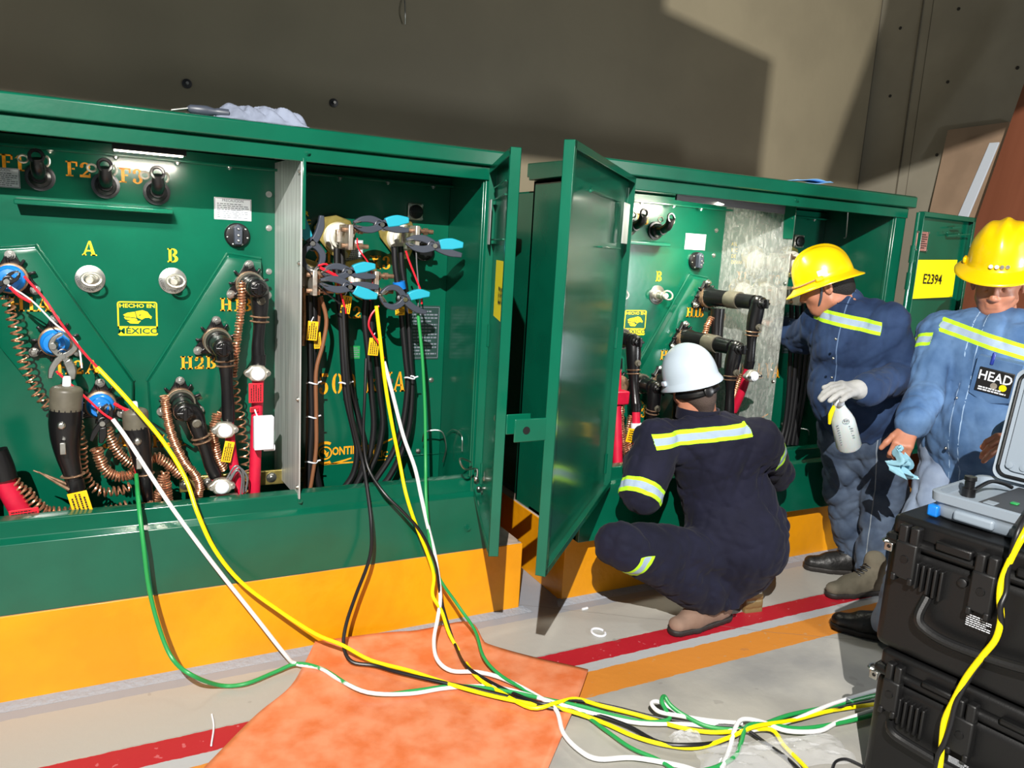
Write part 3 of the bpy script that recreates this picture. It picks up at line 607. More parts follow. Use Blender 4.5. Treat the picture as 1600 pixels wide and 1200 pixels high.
# right cabinet, wide left-hand door
dd, h, o, d, n, W_ = door(CR, (1.885, 2.685), (1.142, 1.957), .583, 1.913, 1)
mb = MB(); mb.tube([h+up*.6, h+up*1.9], .008, 8, 0); [mb.cyl(h+up*z, h+up*(z+.09), .013) for z in (.64, 1.2, 1.78)]; obj('hinge', mb, M['green'], dd)
mb = MB().obox(h+d*.13+n*.03+up*1.72, d*.06, n*.002, up*.08); obj('document_holder', mb, M['alu'], dd, bevel=.004)
mb = MB().bar(h+d*.15+n*.012+up*1.62, h+d*.5+n*.012+up*1.62, .02, .006).bar(h+d*.2+n*.012+up*1.8, h+d*.7+n*.012+up*1.8, .014, .006); mb.tube([o-d*.3+n*.02+up*1.805, o-d*.25+n*.03+up*1.79], .006, 6, 0)
obj('door_stiffener', mb, M['green'], dd, bevel=.002)
q = o+up*1.06; mb = MB().obox(q+V((-.05, .0, 0)), (.055, 0, 0), (0, .003, 0), (0, 0, .036)); ll = obj('padlock_lug', mb, M['green'], dd, bevel=.004)
obj('lug_hole', MB().cyl(q+V((-.065, -.0045, 0)), q+V((-.065, .0045, 0)), .012), M['ink'], ll)
mb = MB(); q = at(935, 768, Y=2.66); mb.obox(q, (.03, -.01, .008), (0, .01, 0), (0, 0, .008)); mb.sphere(at(928, 765, Y=2.62), .012); obj('door_stay', mb, M['steel'], dd)
# right cabinet, right-hand door folded flat open
dd, h, o, d, n, W_ = door(CR, (3.715, 2.66), (4.20, 2.69), .585, 1.905, -1)
mb = MB(); mb.tube([h+up*.6, h+up*1.9], .010, 8, 0); [mb.cyl(h+up*z, h+up*(z+.09), .015) for z in (.64, 1.64, 1.5)]; obj('hinge', mb, M['green'], dd)
def onY(q, dy=0): return at(*q, Y=2.645+dy)
a, b, c_, e = onY((1434, 406)), onY((1491, 406)), onY((1484, 465)), onY((1424, 467))
sg = obj('number_sign', MB().prism([a, onY((1496, 406)), onY((1488, 464)), e], (0, .003, 0)), M['sign'], dd)
cc = onY((1457, 437), -.004); obj('sign_lettering', btext(MB(), 'E2394', cc, .074, (1, 0, 0), (0, 0, 1), (0, -1, 0), wid=.86, bold=.012), M['ink'], sg, smooth=0)
c1 = onY((1441, 377)); f = obj('document_plate', MB().box(c1+V((-.045, 0, -.05)), c1+V((.045, .006, .05))), mat('copper_coloured_plate', (168, 118, 108), .4, .3, var=.12, vscale=50), dd, bevel=.002)
mb = MB(); textlines(mb, c1, .075, .08, 7); obj('print', mb, M['ink'], f, smooth=0)
[obj('rivet', bolt(MB(), c1+V((a_*.042, 0, b_*.046)), r=.004, l=.004), M['steel'], f) for a_ in (-1, 1) for b_ in (-1, 1)]
mb = MB().bar(onY((1480, 368)), onY((1514, 366)), .012, .006).bar(onY((1487, 356)), onY((1500, 355)), .012, .006); mb.sphere(onY((1480, 364)), .006); mb.sphere(onY((1498, 366)), .006); obj('door_stiffener', mb, M['green'], dd)
# ------------------------------------------------------------------ points from a list: (px, py, Y) or (px, py, 'z', Z)
def P3(lst, Y=None):
    out = []
    for q in lst:
        if len(q) == 2: out.append(at(q[0], q[1], Y=Y))
        elif len(q) == 3: out.append(at(q[0], q[1], Y=q[2]))
        elif q[2] == 'z': out.append(at(q[0], q[1], Z=q[3]))
        elif q[2] == 'x': out.append(at(q[0], q[1], X=q[3]))
    return out
def solo(name, mb, m, label, cat, group=None, **k): return tag(obj(name, mb, m, **k), label, cat, group)
def cardtag(t, px, Y, w_, h_, m, rot=0, name='warning_tag', yaw=0.0, n=4):
    c = at(*px, Y=Y); a = math.radians(rot); ya = math.radians(yaw); U = V((math.cos(a)*math.cos(ya), math.cos(a)*math.sin(ya), math.sin(a))); Nn = V((math.sin(ya), -math.cos(ya), 0)); W = nrm(np.cross(U, -Nn))*1.0; W = W if W[2] > 0 else -W
    f = obj(name, MB().obox(c, U*w_/2, -Nn*.0015, W*h_/2), m, t, bevel=.002)
    g = MB()
    if h_ > w_: textlines(g, c+Nn*.002, h_*.85, w_*.8, n, W, -U, Nn)
    else: textlines(g, c+Nn*.002, w_*.85, h_*.8, n, U, W, Nn)
    obj('print', g, M['ink'], f, smooth=0); return f
def oval_clamp(t, px, Y, s=1.0, rot=0):
    c = at(*px, Y=Y); a = math.radians(rot); U = V((math.cos(a), 0, math.sin(a))); W = V((-math.sin(a), 0, math.cos(a)))
    pts = []
    for k in range(24):
        an = 2*math.pi*k/24; r = (.030 if abs(math.cos(an)) < .72 else .048)*s; pts.append(c+U*(.048*s*math.cos(an))+W*((.030 if abs(math.cos(an)) < .6 else .021)*s*math.sin(an)))
    f = obj('ground_clamp', MB().prism(pts, (0, .03, 0)), M['geye'], t, bevel=.005)
    obj('cap', MB().lathe(c, (0, -1, 0), [(0, .024*s), (.008, .024*s), (.011, .019*s), (.013, .019*s)], 22), M['wplast'], f)
    [obj('bolt', MB().cyl(c+U*(.037*s*k), c+U*(.037*s*k)+V((0, -.012, 0)), .007*s), M['steel'], f) for k in (-1, 1)]
def elbow(name, label, x, z, leg, Yl, cable=None, rings=(.42,), out=.17, long=False, group='black elbow connectors plugged into the cabinet bushings', r=.036, sleeve=None, rc=.0215, rad=None):
    """plugged separable connector: horizontal barrel from the bushing, elbow, leg and cable"""
    base = V((x, YP-.09, z)); tip = V((x, YP-.09-out, z)); L = P3(leg, Yl)
    t = thing(name, base, label, 'cable connector', group)
    d = nrm(tip-base); n_ = np.linalg.norm(tip-base)
    mb = MB().lathe(base+V((0, .02, 0)), d, [(0, .047), (.03, .050), (.05, .048), (.06, .042), (n_*.55, .041), (n_*.57, .037), (n_-.005, .036)], 22)
    mb.sphere(tip, .0365, 16, 10); obj('barrel', mb, M['rubber'], t)
    if long: obj('collar', MB().lathe(base+d*n_*.42, d, [(0, .0425), (.005, .044), (n_*.22, .044), (n_*.22+.005, .0425)], 22), M['grubber'], t)
    else: obj('collar', MB().lathe(base+d*.0+V((0, .02, 0)), d, [(.035, .0505), (.04, .0515), (.052, .0515), (.056, .050)], 22), M['grubber'], t)
    mb = MB().lathe(tip+d*.02, d, [(0, .030), (.012, .030), (.016, .022), (.03, .021)], 18)
    mb.bar(tip+d*.05+V((0, 0, -.022)), tip+d*.05+V((0, 0, .022)), .014, .03, (0, 1, 0)); mb.bar(tip+d*.045+V((-.028, 0, 0)), tip+d*.045+V((.028, 0, 0)), .012, .014, (0, 1, 0))
    obj('pulling_eye', mb, M['rubber'], t, bevel=.003)
    pts = [tip] + L
    obj('leg', MB().tube(pts, rad or [r*.98, r*1.02, r*.95, r*.8, r*.62, r*.6, r*.66, r*.68], 16), M['rubber'], t)
    sp = smooth_path(pts, 10); ln = MB()
    p0 = sp[int(len(sp)*.30)]; pr_ = sp[int(len(sp)*.33)]; ln.lathe(p0+V((0, -r*.7, 0)), (0, -1, 0), [(0, .016), (.012, .016), (.014, .010), (.022, .010)], 14)
    obj('test_point', ln, M['grubber'], t)
    for q in rings:
        i = int(len(sp)*q); ax = nrm(sp[min(i+1, len(sp)-1)]-sp[i-1]); mb = MB()
        for o_ in (-.009, .009): mb.lathe(sp[i]+ax*o_, ax, [(-.003, r*.9), (0, r*1.0), (.003, r*.9)], 20)
        obj('ring', mb, M['copb'], t)
    if cable is not None:
        C = [L[-1]]+P3(cable, Yl); obj('cable', MB().tube(C, rc, 14), M['red'], t)
        obj('sleeve', MB().tube([L[-1]+nrm(C[0]-C[1])*.03, C[0]+(C[1]-C[0])*.12], rc*1.22, 14, 0), M['rubber'], t)
    return t
def coil(px, Y, R, r, turns, label, group='coiled copper drain wires hanging in the cabinets'):
    solo('drain_wire_coil', MB().coil(P3(px, Y), R, r, turns), M['copper'], label, 'wire coil', group)
# ---- left cabinet
e = elbow('cable_elbow', 'black elbow connector plugged in next to H1B in the left cabinet, on a red cable', .445, 1.40, [(405, 455), (406, 485), (405, 512), (403, 540), (404, 566)], 2.95, [(403, 600), (401, 660), (399, 720), (397, 790)], (.5,))
oval_clamp(e, (403, 584), 2.90); cardtag(e, (400, 614), 2.905, .052, .075, M['rtag'], 0, n=5); cardtag(e, (397, 640), 2.92, .03, .02, M['rtag'])
e = elbow('cable_elbow', 'black elbow connector plugged in next to H2B in the left cabinet, yellow tag below', .324, 1.183, [(348, 540), (352, 562), (354, 590), (356, 625), (357, 655)], 2.94, [(360, 690), (366, 730), (378, 782)], (.45,), rc=.018)
oval_clamp(e, (352, 673), 2.89); cardtag(e, (356, 706), 2.9, .035, .08, M['ytag'], -12)
e = elbow('cable_elbow', 'black elbow connector plugged in next to H3B in the left cabinet, leaning rightwards', .192, .951, [(302, 648), (310, 672), (320, 700), (328, 725), (336, 742)], 2.93, [(345, 770), (352, 800)], (.5,), rc=.018)
oval_clamp(e, (347, 761), 2.87); cl = obj('lower_clamp_jaw', MB().obox(at(350, 780, Y=2.9), (.05, 0, .004), (0, .02, 0), (0, 0, .014)), M['geye'], e, bevel=.004)
def parked(label, top, leg, Y, pin, card=None, r=.05):
    a, b = at(*top[0], Y=Y), at(*top[1], Y=Y); t = thing('parked_cable_elbow', a, label, 'cable connector', 'unplugged black elbow connectors hanging in the left cabinet')
    d = b-a; n_ = np.linalg.norm(d)
    obj('collar', MB().lathe(a, d, [(-.012, r*.55), (-.006, r*.86), (0, r*.97), (.006, r), (n_, r)], 26), M['grubber'], t)
    obj('leg', MB().tube([b-d*.1]+P3(leg, Y), [r*1.0, r*1.02, r*.93, r*.8, r*.66, r*.55, r*.45, r*.4], 18), M['rubber'], t)
    obj('probe_tip', MB().lathe(a, -d, [(0, r*.28), (n_*.55, r*.25), (n_*.62, r*.18)], 14), M['wplast'], t)
    p = at(*pin, Y=Y-r); mb = MB().lathe(p+V((0, .01, 0)), (0, -1, 0), [(0, .014), (.014, .014), (.02, .008)], 14); mb.obox(p+V((.002, -.012, -.075)), (.009, 0, 0), (0, .012, 0), (0, 0, .02)); obj('pulling_eye', mb, M['steel'], t, bevel=.002)
    sp = P3(leg, Y); ax = nrm(sp[-2]-sp[-3]); mb = MB(); mb.lathe(sp[-3], ax, [(-.003, r*.72), (0, r*.8), (.003, r*.72)], 18); obj('ring', mb, M['copb'], t)
    return t
e = parked('unplugged grey-topped elbow connector hanging under H2A, the larger one', ((104, 608), (103, 640)), [(102, 665), (103, 690), (107, 715), (114, 742), (120, 775), (126, 800)], 2.93, (96, 665))
cardtag(e, (125, 785), 2.86, .065, .075, M['ytag'], 14, yaw=-18); e2 = obj('sleeve', MB().tube(P3([(116, 748), (119, 765)], 2.93), .03, 14, 0), M['dark'], e)
parked('unplugged grey-topped elbow connector hanging right of H3A, behind the yellow test lead', ((211, 643), (213, 668)), [(217, 690), (221, 712), (226, 740), (229, 765), (233, 797)], 2.95, (215, 690), r=.043)
t = thing('red_power_cable', at(20, 770, Y=2.93), 'thick red cable with black end at the lower left corner of the left cabinet', 'cable')
obj('jacket', MB().tube(P3([(-6, 722), (5, 748), (20, 778), (40, 812)], 2.93), .032, 16), M['red'], t); obj('end_cap', MB().tube(P3([(-8, 705), (2, 728), (8, 748)], 2.92), .037, 16), M['dark'], t); cardtag(t, (38, 804), 2.87, .085, .04, M['rtag'], 4)
t = thing('junction_box', at(412, 674, Y=2.88), 'small white plastic box tied to the red cable beside the silver divider', 'box')
c = at(412, 676, Y=2.88); obj('box_body', MB().obox(c, (.036, 0, 0), (0, .018, 0), (0, 0, .064)), M['wplast'], t, bevel=.005)
obj('lid', MB().obox(c+V((0, -.02, 0)), (.033, 0, 0), (0, .003, 0), (0, 0, .061)), M['wplast'], t, bevel=.003); obj('cable_gland', MB().cyl(c+V((.0, 0, -.06)), c+V((.04, 0, -.06)), .012), M['wplast'], t); obj('tie', MB().tube(P3([(398, 640), (402, 650), (408, 660)], 2.87), .003, 6), M['wplast'], t)
mb = MB(); mb.tube(P3([(352, 752), (368, 728), (380, 740), (380, 770)], 2.88), .0035, 6); mb.tube(P3([(356, 752), (372, 731), (386, 745), (384, 768)], 2.88), .0035, 6); mb.tube(P3([(360, 750), (370, 735), (378, 745), (376, 772)], 2.87), .0035, 6)
solo('wire_loop', mb, M['greyw'], 'small loop of blue-grey wires beside the red cable in the left cabinet', 'wire')
mb = MB().tube(P3([(52, 735), (80, 746), (106, 757)], 2.92), [.002, .005, .006], 8).tube(P3([(60, 737), (85, 752), (108, 765)], 2.91), [.002, .005, .006], 8)
solo('brass_probe', mb, M['copb'], 'pair of thin brass prongs pointing left beside the hanging elbow with the yellow tag', 'probe')
coil([(8, 462), (20, 500), (35, 560), (55, 610), (78, 640)], 3.0, .016, .0032, 17, 'long loose copper coil hanging under H1A at the far left')
coil([(12, 745), (40, 770), (70, 798), (100, 800), (140, 803), (180, 797), (200, 790)], 2.93, .018, .004, 26, 'copper coil lying along the sill from the red cable to the hanging elbow')
coil([(120, 655), (128, 700), (130, 735), (150, 765), (180, 768), (205, 760)], 3.0, .016, .0034, 22, 'copper coil curling down behind the larger hanging elbow')
coil([(150, 700), (165, 735), (190, 745), (215, 735), (240, 715), (262, 725), (285, 745)], 3.02, .017, .0038, 40, 'tight copper coil sagging between H3A and H3B')
coil([(166, 668), (180, 700), (200, 722), (225, 735)], 2.98, .015, .0032, 20, 'copper coil running down right from the H3A bushing')
coil([(257, 618), (262, 655), (272, 690), (290, 725), (305, 742), (312, 765), (300, 795)], 2.98, .013, .0040, 60, 'tight copper coil hanging from the H3B bushing')
coil([(378, 440), (377, 480), (372, 520), (367, 560), (364, 590)], 3.0, .012, .0040, 34, 'tight copper coil hanging beside the H1B lettering')
coil([(362, 590), (372, 640), (380, 690), (383, 730), (378, 770)], 3.03, .018, .0032, 15, 'loose pale copper coil between the H2B connector and the red cable')
coil([(340, 645), (334, 680), (340, 715), (350, 735)], 3.0, .016, .0036, 26, 'bunched copper coil beside the yellow tag under H2B')
coil([(240, 790), (250, 765), (256, 740), (262, 770), (262, 797)], 2.98, .014, .0036, 30, 'bunched copper coil on the sill right of the smaller hanging elbow')
coil([(180, 800), (215, 795), (240, 788)], 2.9, .013, .0034, 20, 'short copper coil on the sill between the two hanging elbows')
# ---- right cabinet
RG = 'black elbow connectors plugged into the cabinet bushings'
def elbowX(label, X, z, tipq, leg, cable=None, rings=(.5,), long=True, rc=.02, leg2=None, r=.036):
    tip = at(*tipq, X=X); t = elbow('cable_elbow', label, X, z, [(a, b, 'x', X) for a, b in leg], None, None if cable is None else [(a, b, 'x', X) for a, b in cable], rings, out=max(.1, YP-.09-tip[1]), long=long, rc=rc, r=r)
    if leg2: obj('second_leg', MB().tube(P3([(a, b, 'x', X) for a, b in leg2]), [r, r*.95, r*.8, r*.75], 16), M['rubber'], t)
    return t
e = elbowX('long black elbow connector at H1B in the right cabinet, grey band, red cable bending down', 2.732, 1.405, (1183, 487), [(1178, 505), (1175, 525), (1173, 550), (1170, 572)], [(1163, 600), (1155, 622), (1146, 642)], (.45,), leg2=[(1122, 482), (1120, 510), (1120, 540), (1119, 575)])
oval_clamp(e, (1178, 588), 2.62, .95, 4)
elbowX('long black elbow connector at H2B in the right cabinet, just above the white helmet', 2.611, 1.188, (1148, 556), [(1143, 575), (1141, 600), (1140, 625), (1139, 650)], None, (.4,))
elbowX('black elbow connector at H3B in the right cabinet, half behind the white helmet', 2.479, .956, (1062, 636), [(1060, 655), (1058, 680), (1056, 700)], None, (.4,))
e = elbowX('black elbow connector nearest the open door in the right cabinet, on a thick red cable', 2.075, 1.405, (957, 465), [(958, 485), (959, 510), (961, 540), (963, 570)], [(963, 620), (964, 670), (965, 724)], (.42,), long=False, rc=.024)
obj('red_sleeve_block', MB().obox(at(964, 620, X=2.075)+V((0, -.01, 0)), (.045, 0, 0), (0, .03, 0), (0, 0, .032)), M['red'], e, bevel=.006)
e = elbowX('black elbow connector second from the open door in the right cabinet, yellow tag below', 2.19, 1.19, (989, 541), [(990, 560), (990, 590), (992, 620), (994, 640)], [(994, 665), (995, 700), (996, 720)], (.42,), long=False)
cardtag(e, (994, 682), 2.62, .10, .062, M['ytag'], -12, n=5); obj('white_band', MB().tube(P3([(993, 660), (994, 668)], X_) if False else [at(994, 661, X=2.19), at(994, 669, X=2.19)], .026, 14, 0), M['wplast'], e)
elbowX('black elbow connector left of the crouching worker\'s ear in the right cabinet', 2.33, .96, (1022, 615), [(1021, 632), (1018, 650), (1016, 680), (1014, 705)], None, (.4,), long=False)
coil([(942, 565), (941, 600), (938, 640), (938, 680), (940, 700)], 2.9, .014, .0035, 34, 'copper coil hanging closest to the open door of the right cabinet')
coil([(952, 575), (954, 610), (954, 650), (956, 690), (960, 715)], 2.88, .013, .0035, 44, 'copper coil hanging just left of the thick red cable in the right cabinet')
coil([(972, 625), (970, 660), (974, 690), (980, 715)], 2.9, .013, .0035, 30, 'copper coil right of the thick red cable in the right cabinet')
coil([(985, 650), (980, 680), (985, 712)], 2.92, .012, .0035, 20, 'short copper coil behind the yellow tag in the right cabinet')
coil([(1112, 495), (1104, 512), (1100, 530)], 3.0, .013, .0042, 12, 'short copper coil beside H1B in the right cabinet')
coil([(1160, 585), (1150, 610), (1142, 640), (1140, 655)], 2.85, .015, .0036, 24, 'copper coil beside the bending red cable in the right cabinet')
# ---- low-voltage cables
def cab(label, pts, r, m, Y=None, cat='cable', group=None, name=None, n=10): return solo(name or 'power_cable', MB().tube(P3(pts, Y), r, n), M[m], label, cat, group)
G = 'black low-voltage cables behind the test clamps in the left cabinet'
def lvc(label, pts, Y, r=.0125, m='black'): return cab(label, pts, r, m, Y, group=G)
for i, (tp, bt, lb) in enumerate((
    ([(526, 388), (527, 440), (533, 500), (536, 560), (541, 620), (552, 670), (558, 705), (552, 740), (535, 766)], 3.02, 'left of the pair from terminal X1'),
    ([(534, 388), (536, 440), (540, 500), (543, 560), (550, 610), (562, 660), (570, 700), (562, 740), (545, 768)], 3.05, 'right of the pair from terminal X1'),
    ([(616, 385), (618, 420), (625, 470), (634, 560), (637, 600), (630, 660), (615, 705), (590, 745), (575, 765)], 3.02, 'left of the pair from terminal X3'),
    ([(626, 385), (628, 420), (636, 470), (641, 560), (644, 600), (640, 660), (628, 705), (608, 745), (590, 765)], 3.05, 'right of the pair from terminal X3'),
    ([(572, 462), (570, 500), (576, 560), (580, 610), (584, 660), (580, 700), (570, 730), (555, 760)], 3.0, 'left of the pair from terminal X2'),
    ([(580, 462), (580, 500), (588, 560), (593, 610), (598, 660), (592, 700), (580, 730), (565, 762)], 3.04, 'right of the pair from terminal X2'),
    ([(483, 462), (484, 520), (486, 600), (487, 660), (484, 720), (483, 765)], 3.0, 'left one beside the silver divider'),
    ([(491, 462), (491, 520), (491, 600), (493, 660), (492, 720), (500, 765)], 3.03, 'right one beside the silver divider'))):
    lvc('black low-voltage cable in the left cabinet, '+lb, tp, bt)
cab('tan insulated cable running down beside the black cables next to the silver divider', [(501, 463), (510, 500), (504, 540), (494, 580), (494, 640), (494, 700), (488, 745), (484, 768)], .008, 'brownc', 2.99)
cab('stranded copper cable disappearing behind the silver divider', [(476, 450), (477, 500), (474, 540)], .012, 'copper', 3.03); cab('second tan cable hugging the black pair at the silver divider', [(498, 465), (498, 500), (490, 545), (482, 600), (480, 700), (476, 766)], .007, 'brownc', 3.04)
def ties(label, q, Y, w_): 
    c = at(*q, Y=Y); solo('cable_tie', MB().tube([c+V((w_*math.cos(a), .02*math.sin(a), .004*math.sin(a*2))) for a in np.linspace(0, 2*math.pi, 15)], .0032, 6, 0).tube([c+V((w_, 0, 0)), c+V((w_+.012, -.01, .006))], .0032, 6, 0), M['wplast'], label, 'cable tie', 'white cable ties on the low-voltage cables')
ties('white cable tie on the cables at the first digit of 500 kVA', (488, 598), 3.0, .022); ties('white cable tie over the middle zero of 500 kVA', (538, 598), 3.0, .022); ties('white cable tie on the X3 cables at the end of 500 kVA', (640, 590), 3.0, .022)
ties('doubled white cable tie on the cables beside the silver divider', (487, 651), 3.0, .022); ties('lowest white cable tie on the cables beside the silver divider', (486, 721), 3.0, .024)
solo('blue_tape_band', MB().tube(P3([(623, 440), (625, 452)], 3.02), .026, 14, 0), M['blue'], 'band of blue tape around the cables under terminal X3', 'tape')
def cards(label, q, Y, w_, h_, rot=0):
    t = thing('warning_tag', at(*q, Y=Y), label, 'tag', 'yellow warning tags on the low-voltage cables'); cardtag(t, q, Y, w_, h_, M['ytag'], rot, name='card'); obj('string', MB().tube([at(q[0]-2, q[1]-14, Y=Y), at(q[0]+2, q[1]-22, Y=Y)], .002, 5, 0), M['wplast'], t)
cards('upper yellow tag hanging beside X2 under the test clamps', (531, 449), 2.95, .036, .05, 3); cards('yellow tag hanging over the X of X2', (541, 476), 2.94, .038, .07, -8)
cards('yellow tag on the black cables beside the silver divider', (488, 517), 2.96, .042, .075, -5); cards('lower yellow tag on the tan cable beside the silver divider', (496, 532), 2.99, .028, .065, 3)
cards('yellow tag hanging in the middle of the cables above 500 kVA', (584, 542), 2.93, .042, .07, -5); cards('yellow tag behind the open test clamp under X3', (625, 486), 2.96, .04, .035, 4); cards('small yellow tag right of the open test clamp under X3', (641, 482), 2.98, .018, .04, 4)
GR = 'black low-voltage cables in the right cabinet beside the bending worker'
for i, (a, b) in enumerate(((1237, 1236), (1246, 1243), (1254, 1249), (1262, 1256), (1270, 1262))):
    cab('black low-voltage cable in the right cabinet, between the silver plate and the bending worker', [(a, 465+i*2), (a-1, 520), (b-3, 600), (b-9-i, 660), (b-18, 695)], .0125, 'black', 3.0-.01*(i % 2), group=GR)
cards('left yellow tag on the cables beside the silver plate in the right cabinet', (1232, 523), 2.9, .038, .055, 0); cards('right yellow tag on the cables beside the silver plate in the right cabinet', (1244, 523), 2.9, .034, .055, 0)
cab('grey cable lug strip beside the silver plate in the right cabinet', [(1234, 452), (1234, 468)], .016, 'steel', 2.93, cat='lug', name='cable_lug')
# ---- spring test clamps
def clamp_proto(open_=0.0):
    """nose at origin, handles towards +X, opens in Z"""
    parts = {}
    for s in (1, -1):
        a = .10+open_
        jaw = [(0, s*(.004+open_*.05)), (.03, s*(.024+open_*.25)), (.055, s*.026), (.08, s*.012), (.10, s*-.002+0), (.13, s*-.014-s*open_*.02)]
        parts['jaw', s] = [(x, 0, z) for x, z in jaw]
    return parts
def test_clamp(label, nose, tail, Y, Yt=None, spread=1.0, grip='cyan', body='dgrey', both=False, name='test_clamp', flip=1, sc=1.0, gs=-1):
    A = at(*nose, Y=Y); B = at(*tail, Y=Y if Yt is None else Yt); X = B-A; Lh = np.linalg.norm(X); X = X/Lh; Nn = nrm(np.cross(X, (0, 0, 1) if abs(X[2]) < .9 else (1, 0, 0))); 
    if Nn[1] > 0: Nn = -Nn
    Z = nrm(np.cross(Nn, X)); Z = Z if Z[2] > 0 or abs(X[2]) > .9 else -Z; Z = Z*flip
    t = thing(name, A, label, 'clamp', 'spring test clamps on the low-voltage terminals' if name == 'test_clamp' else None)
    def W(x, z, y=0): return A+X*x*Lh+Z*z*Lh+Nn*y
    for s in (1, -1):
        mb = MB()
        upper = [(.0, .03*s), (.06, .085*s*spread), (.16, .15*s*spread), (.30, .165*s*spread), (.42, .10*s*spread), (.50, .01*s), (.62, -.075*s*spread), (.80, -.14*s*spread), (1.0, -.16*s*spread)]
        th = [.04, .07, .10, .12, .12, .125, .13, .13, .08]
        P_ = smooth_path([(x, 0, z) for x, z in upper], 4); n_ = len(P_)
        outl = []; inl = []
        for i, p in enumerate(P_):
            dd = nrm(P_[min(i+1, n_-1)]-P_[max(i-1, 0)]); nn = V((-dd[2], 0, dd[0])); hw = np.interp(i/(n_-1), np.linspace(0, 1, len(th)), th)/2
            outl.append((p[0]+nn[0]*hw, p[2]+nn[2]*hw)); inl.append((p[0]-nn[0]*hw, p[2]-nn[2]*hw))
        rs = []
        for (a, b) in zip(outl, inl):
            rs.append([W(a[0], a[1], .011), W(a[0], a[1], -.011), W(b[0], b[1], -.011), W(b[0], b[1], .011)])
        h = obj('lever', MB().rings(rs), M[body], t, bevel=.003)
        if s == gs or both:
            i0 = int(n_*.70); k = slice(i0, n_); rs = []
            for j in range(i0, n_):
                a, b = V(outl[j]), V(inl[j]); c = (a+b)/2; f_ = 1.25+.25*math.sin((j-i0)/(n_-1-i0)*math.pi); a2, b2 = c+(a-c)*f_, c+(b-c)*f_
                rs.append([W(a2[0], a2[1], .013), W(a2[0], a2[1], -.013), W(b2[0], b2[1], -.013), W(b2[0], b2[1], .013)])
            obj('grip', MB().rings(rs), M[grip], h, bevel=.004)
        mb = MB()
        for i, xx in enumerate((.0, .03)): mb.prism([W(-.02+xx, .0), W(.02+xx, .02*s), W(.10+xx, .09*s*spread), (W(.06+xx, .10*s*spread))], Nn*.016)
        obj('jaw_plate', mb, M['steel'], h)
    obj('pivot', MB().cyl(W(.5, 0, .016), W(.5, 0, -.016), .009), M['steel'], t); obj('spring', MB().coil([W(.44, .0, -.012), W(.44, 0, .012)], .014, .002, 4, jit=0), M['dsteel'], t)
    return t
test_clamp('horizontal test clamp with bright blue grip biting terminal X1, topmost of the clamps', (552, 350), (638, 352), 2.9, spread=.55)
test_clamp('test clamp with bright blue grip at the far right, biting terminal X3', (634, 377), (722, 391), 2.88, 2.85, spread=.55)
test_clamp('upper of the two crossed test clamps between X0 and X2', (503, 425), (586, 424), 2.88, spread=.6)
test_clamp('lower of the two crossed test clamps between X0 and X2', (500, 440), (590, 456), 2.86, spread=.5, gs=1)
test_clamp('widely opened test clamp in front of the X3 cables', (594, 461), (668, 474), 2.86, spread=1.15)
test_clamp('upright test clamp half behind the silver divider', (488, 424), (487, 336), 2.92, spread=1.1)
test_clamp('grey metal clamp biting the blue H2A bushing', (100, 520), (96, 592), 2.98, spread=1.3, grip='steel', body='steel', name='metal_clamp')
test_clamp('black spring clamp with silver nose on the blue H1A bushing', (30, 425), (-8, 455), 2.96, spread=.7, grip='dark', body='dark', name='black_clamp')
test_clamp('dark spring clamp with grey-green nose on the blue H3A bushing', (170, 632), (150, 690), 2.97, spread=.7, grip='dark', body='dark', name='dark_clamp')
# ---- thin jumper wires
def wire(label, pts, m, Y=None, r=.0028): return cab(label, pts, r, m, Y, cat='wire', name='jumper_wire', n=6)
wire('red jumper wire from the H1A bushing down to the yellow lead', [(38, 432, 2.95), (70, 468, 2.9), (95, 505, 2.88), (130, 550, 2.88), (152, 574, 2.88)], 'redw', r=.004)
wire('thin white jumper wire from the H1A clamp past H2A', [(12, 445), (50, 470), (85, 505), (120, 535), (128, 575)], 'white', 2.93); wire('short red jumper at the H1A clamp', [(15, 448), (30, 462), (48, 472)], 'redw', 2.92, .005)
wire('red jumper wire from the H2A clamp towards H3A', [(88, 580), (110, 600), (135, 622), (160, 645), (175, 655)], 'redw', 2.93, .004); wire('short red jumper at the H3A bushing', [(178, 630), (192, 638), (202, 642)], 'redw', 2.94, .006)
wire('dark red wire hanging from H3A beside the green lead', [(180, 656), (200, 690), (208, 720), (214, 748)], 'redw', 2.95)
wire('red jumper wire from the topmost test clamp to X2', [(558, 372), (560, 388), (575, 410), (580, 425), (582, 445), (578, 470)], 'redw', 2.9); wire('red jumper wire from the far right test clamp', [(634, 392), (640, 410), (652, 440), (657, 455), (659, 475)], 'redw', 2.88, .004)
wire('grey jumper wire hanging from the far right test clamp', [(650, 375), (651, 410), (654, 450), (653, 490)], 'greyw', 2.88); wire('red jumper looping from the upright clamp over the yellow tags', [(497, 415), (510, 413), (522, 425), (530, 450), (538, 478), (540, 490)], 'redw', 2.9, .004)
wire('tangled red jumper between the crossed clamps', [(500, 418), (520, 428), (538, 440), (560, 446), (575, 455)], 'redw', 2.87, .006); wire('red jumper swinging below the X2 terminal', [(592, 478), (580, 492), (576, 508), (582, 522), (594, 540), (600, 560)], 'redw', 2.9, .004)
wire('thin black jumper from the crossed clamps to the tan cables', [(483, 425), (500, 448), (520, 466), (535, 476)], 'black', 2.88)
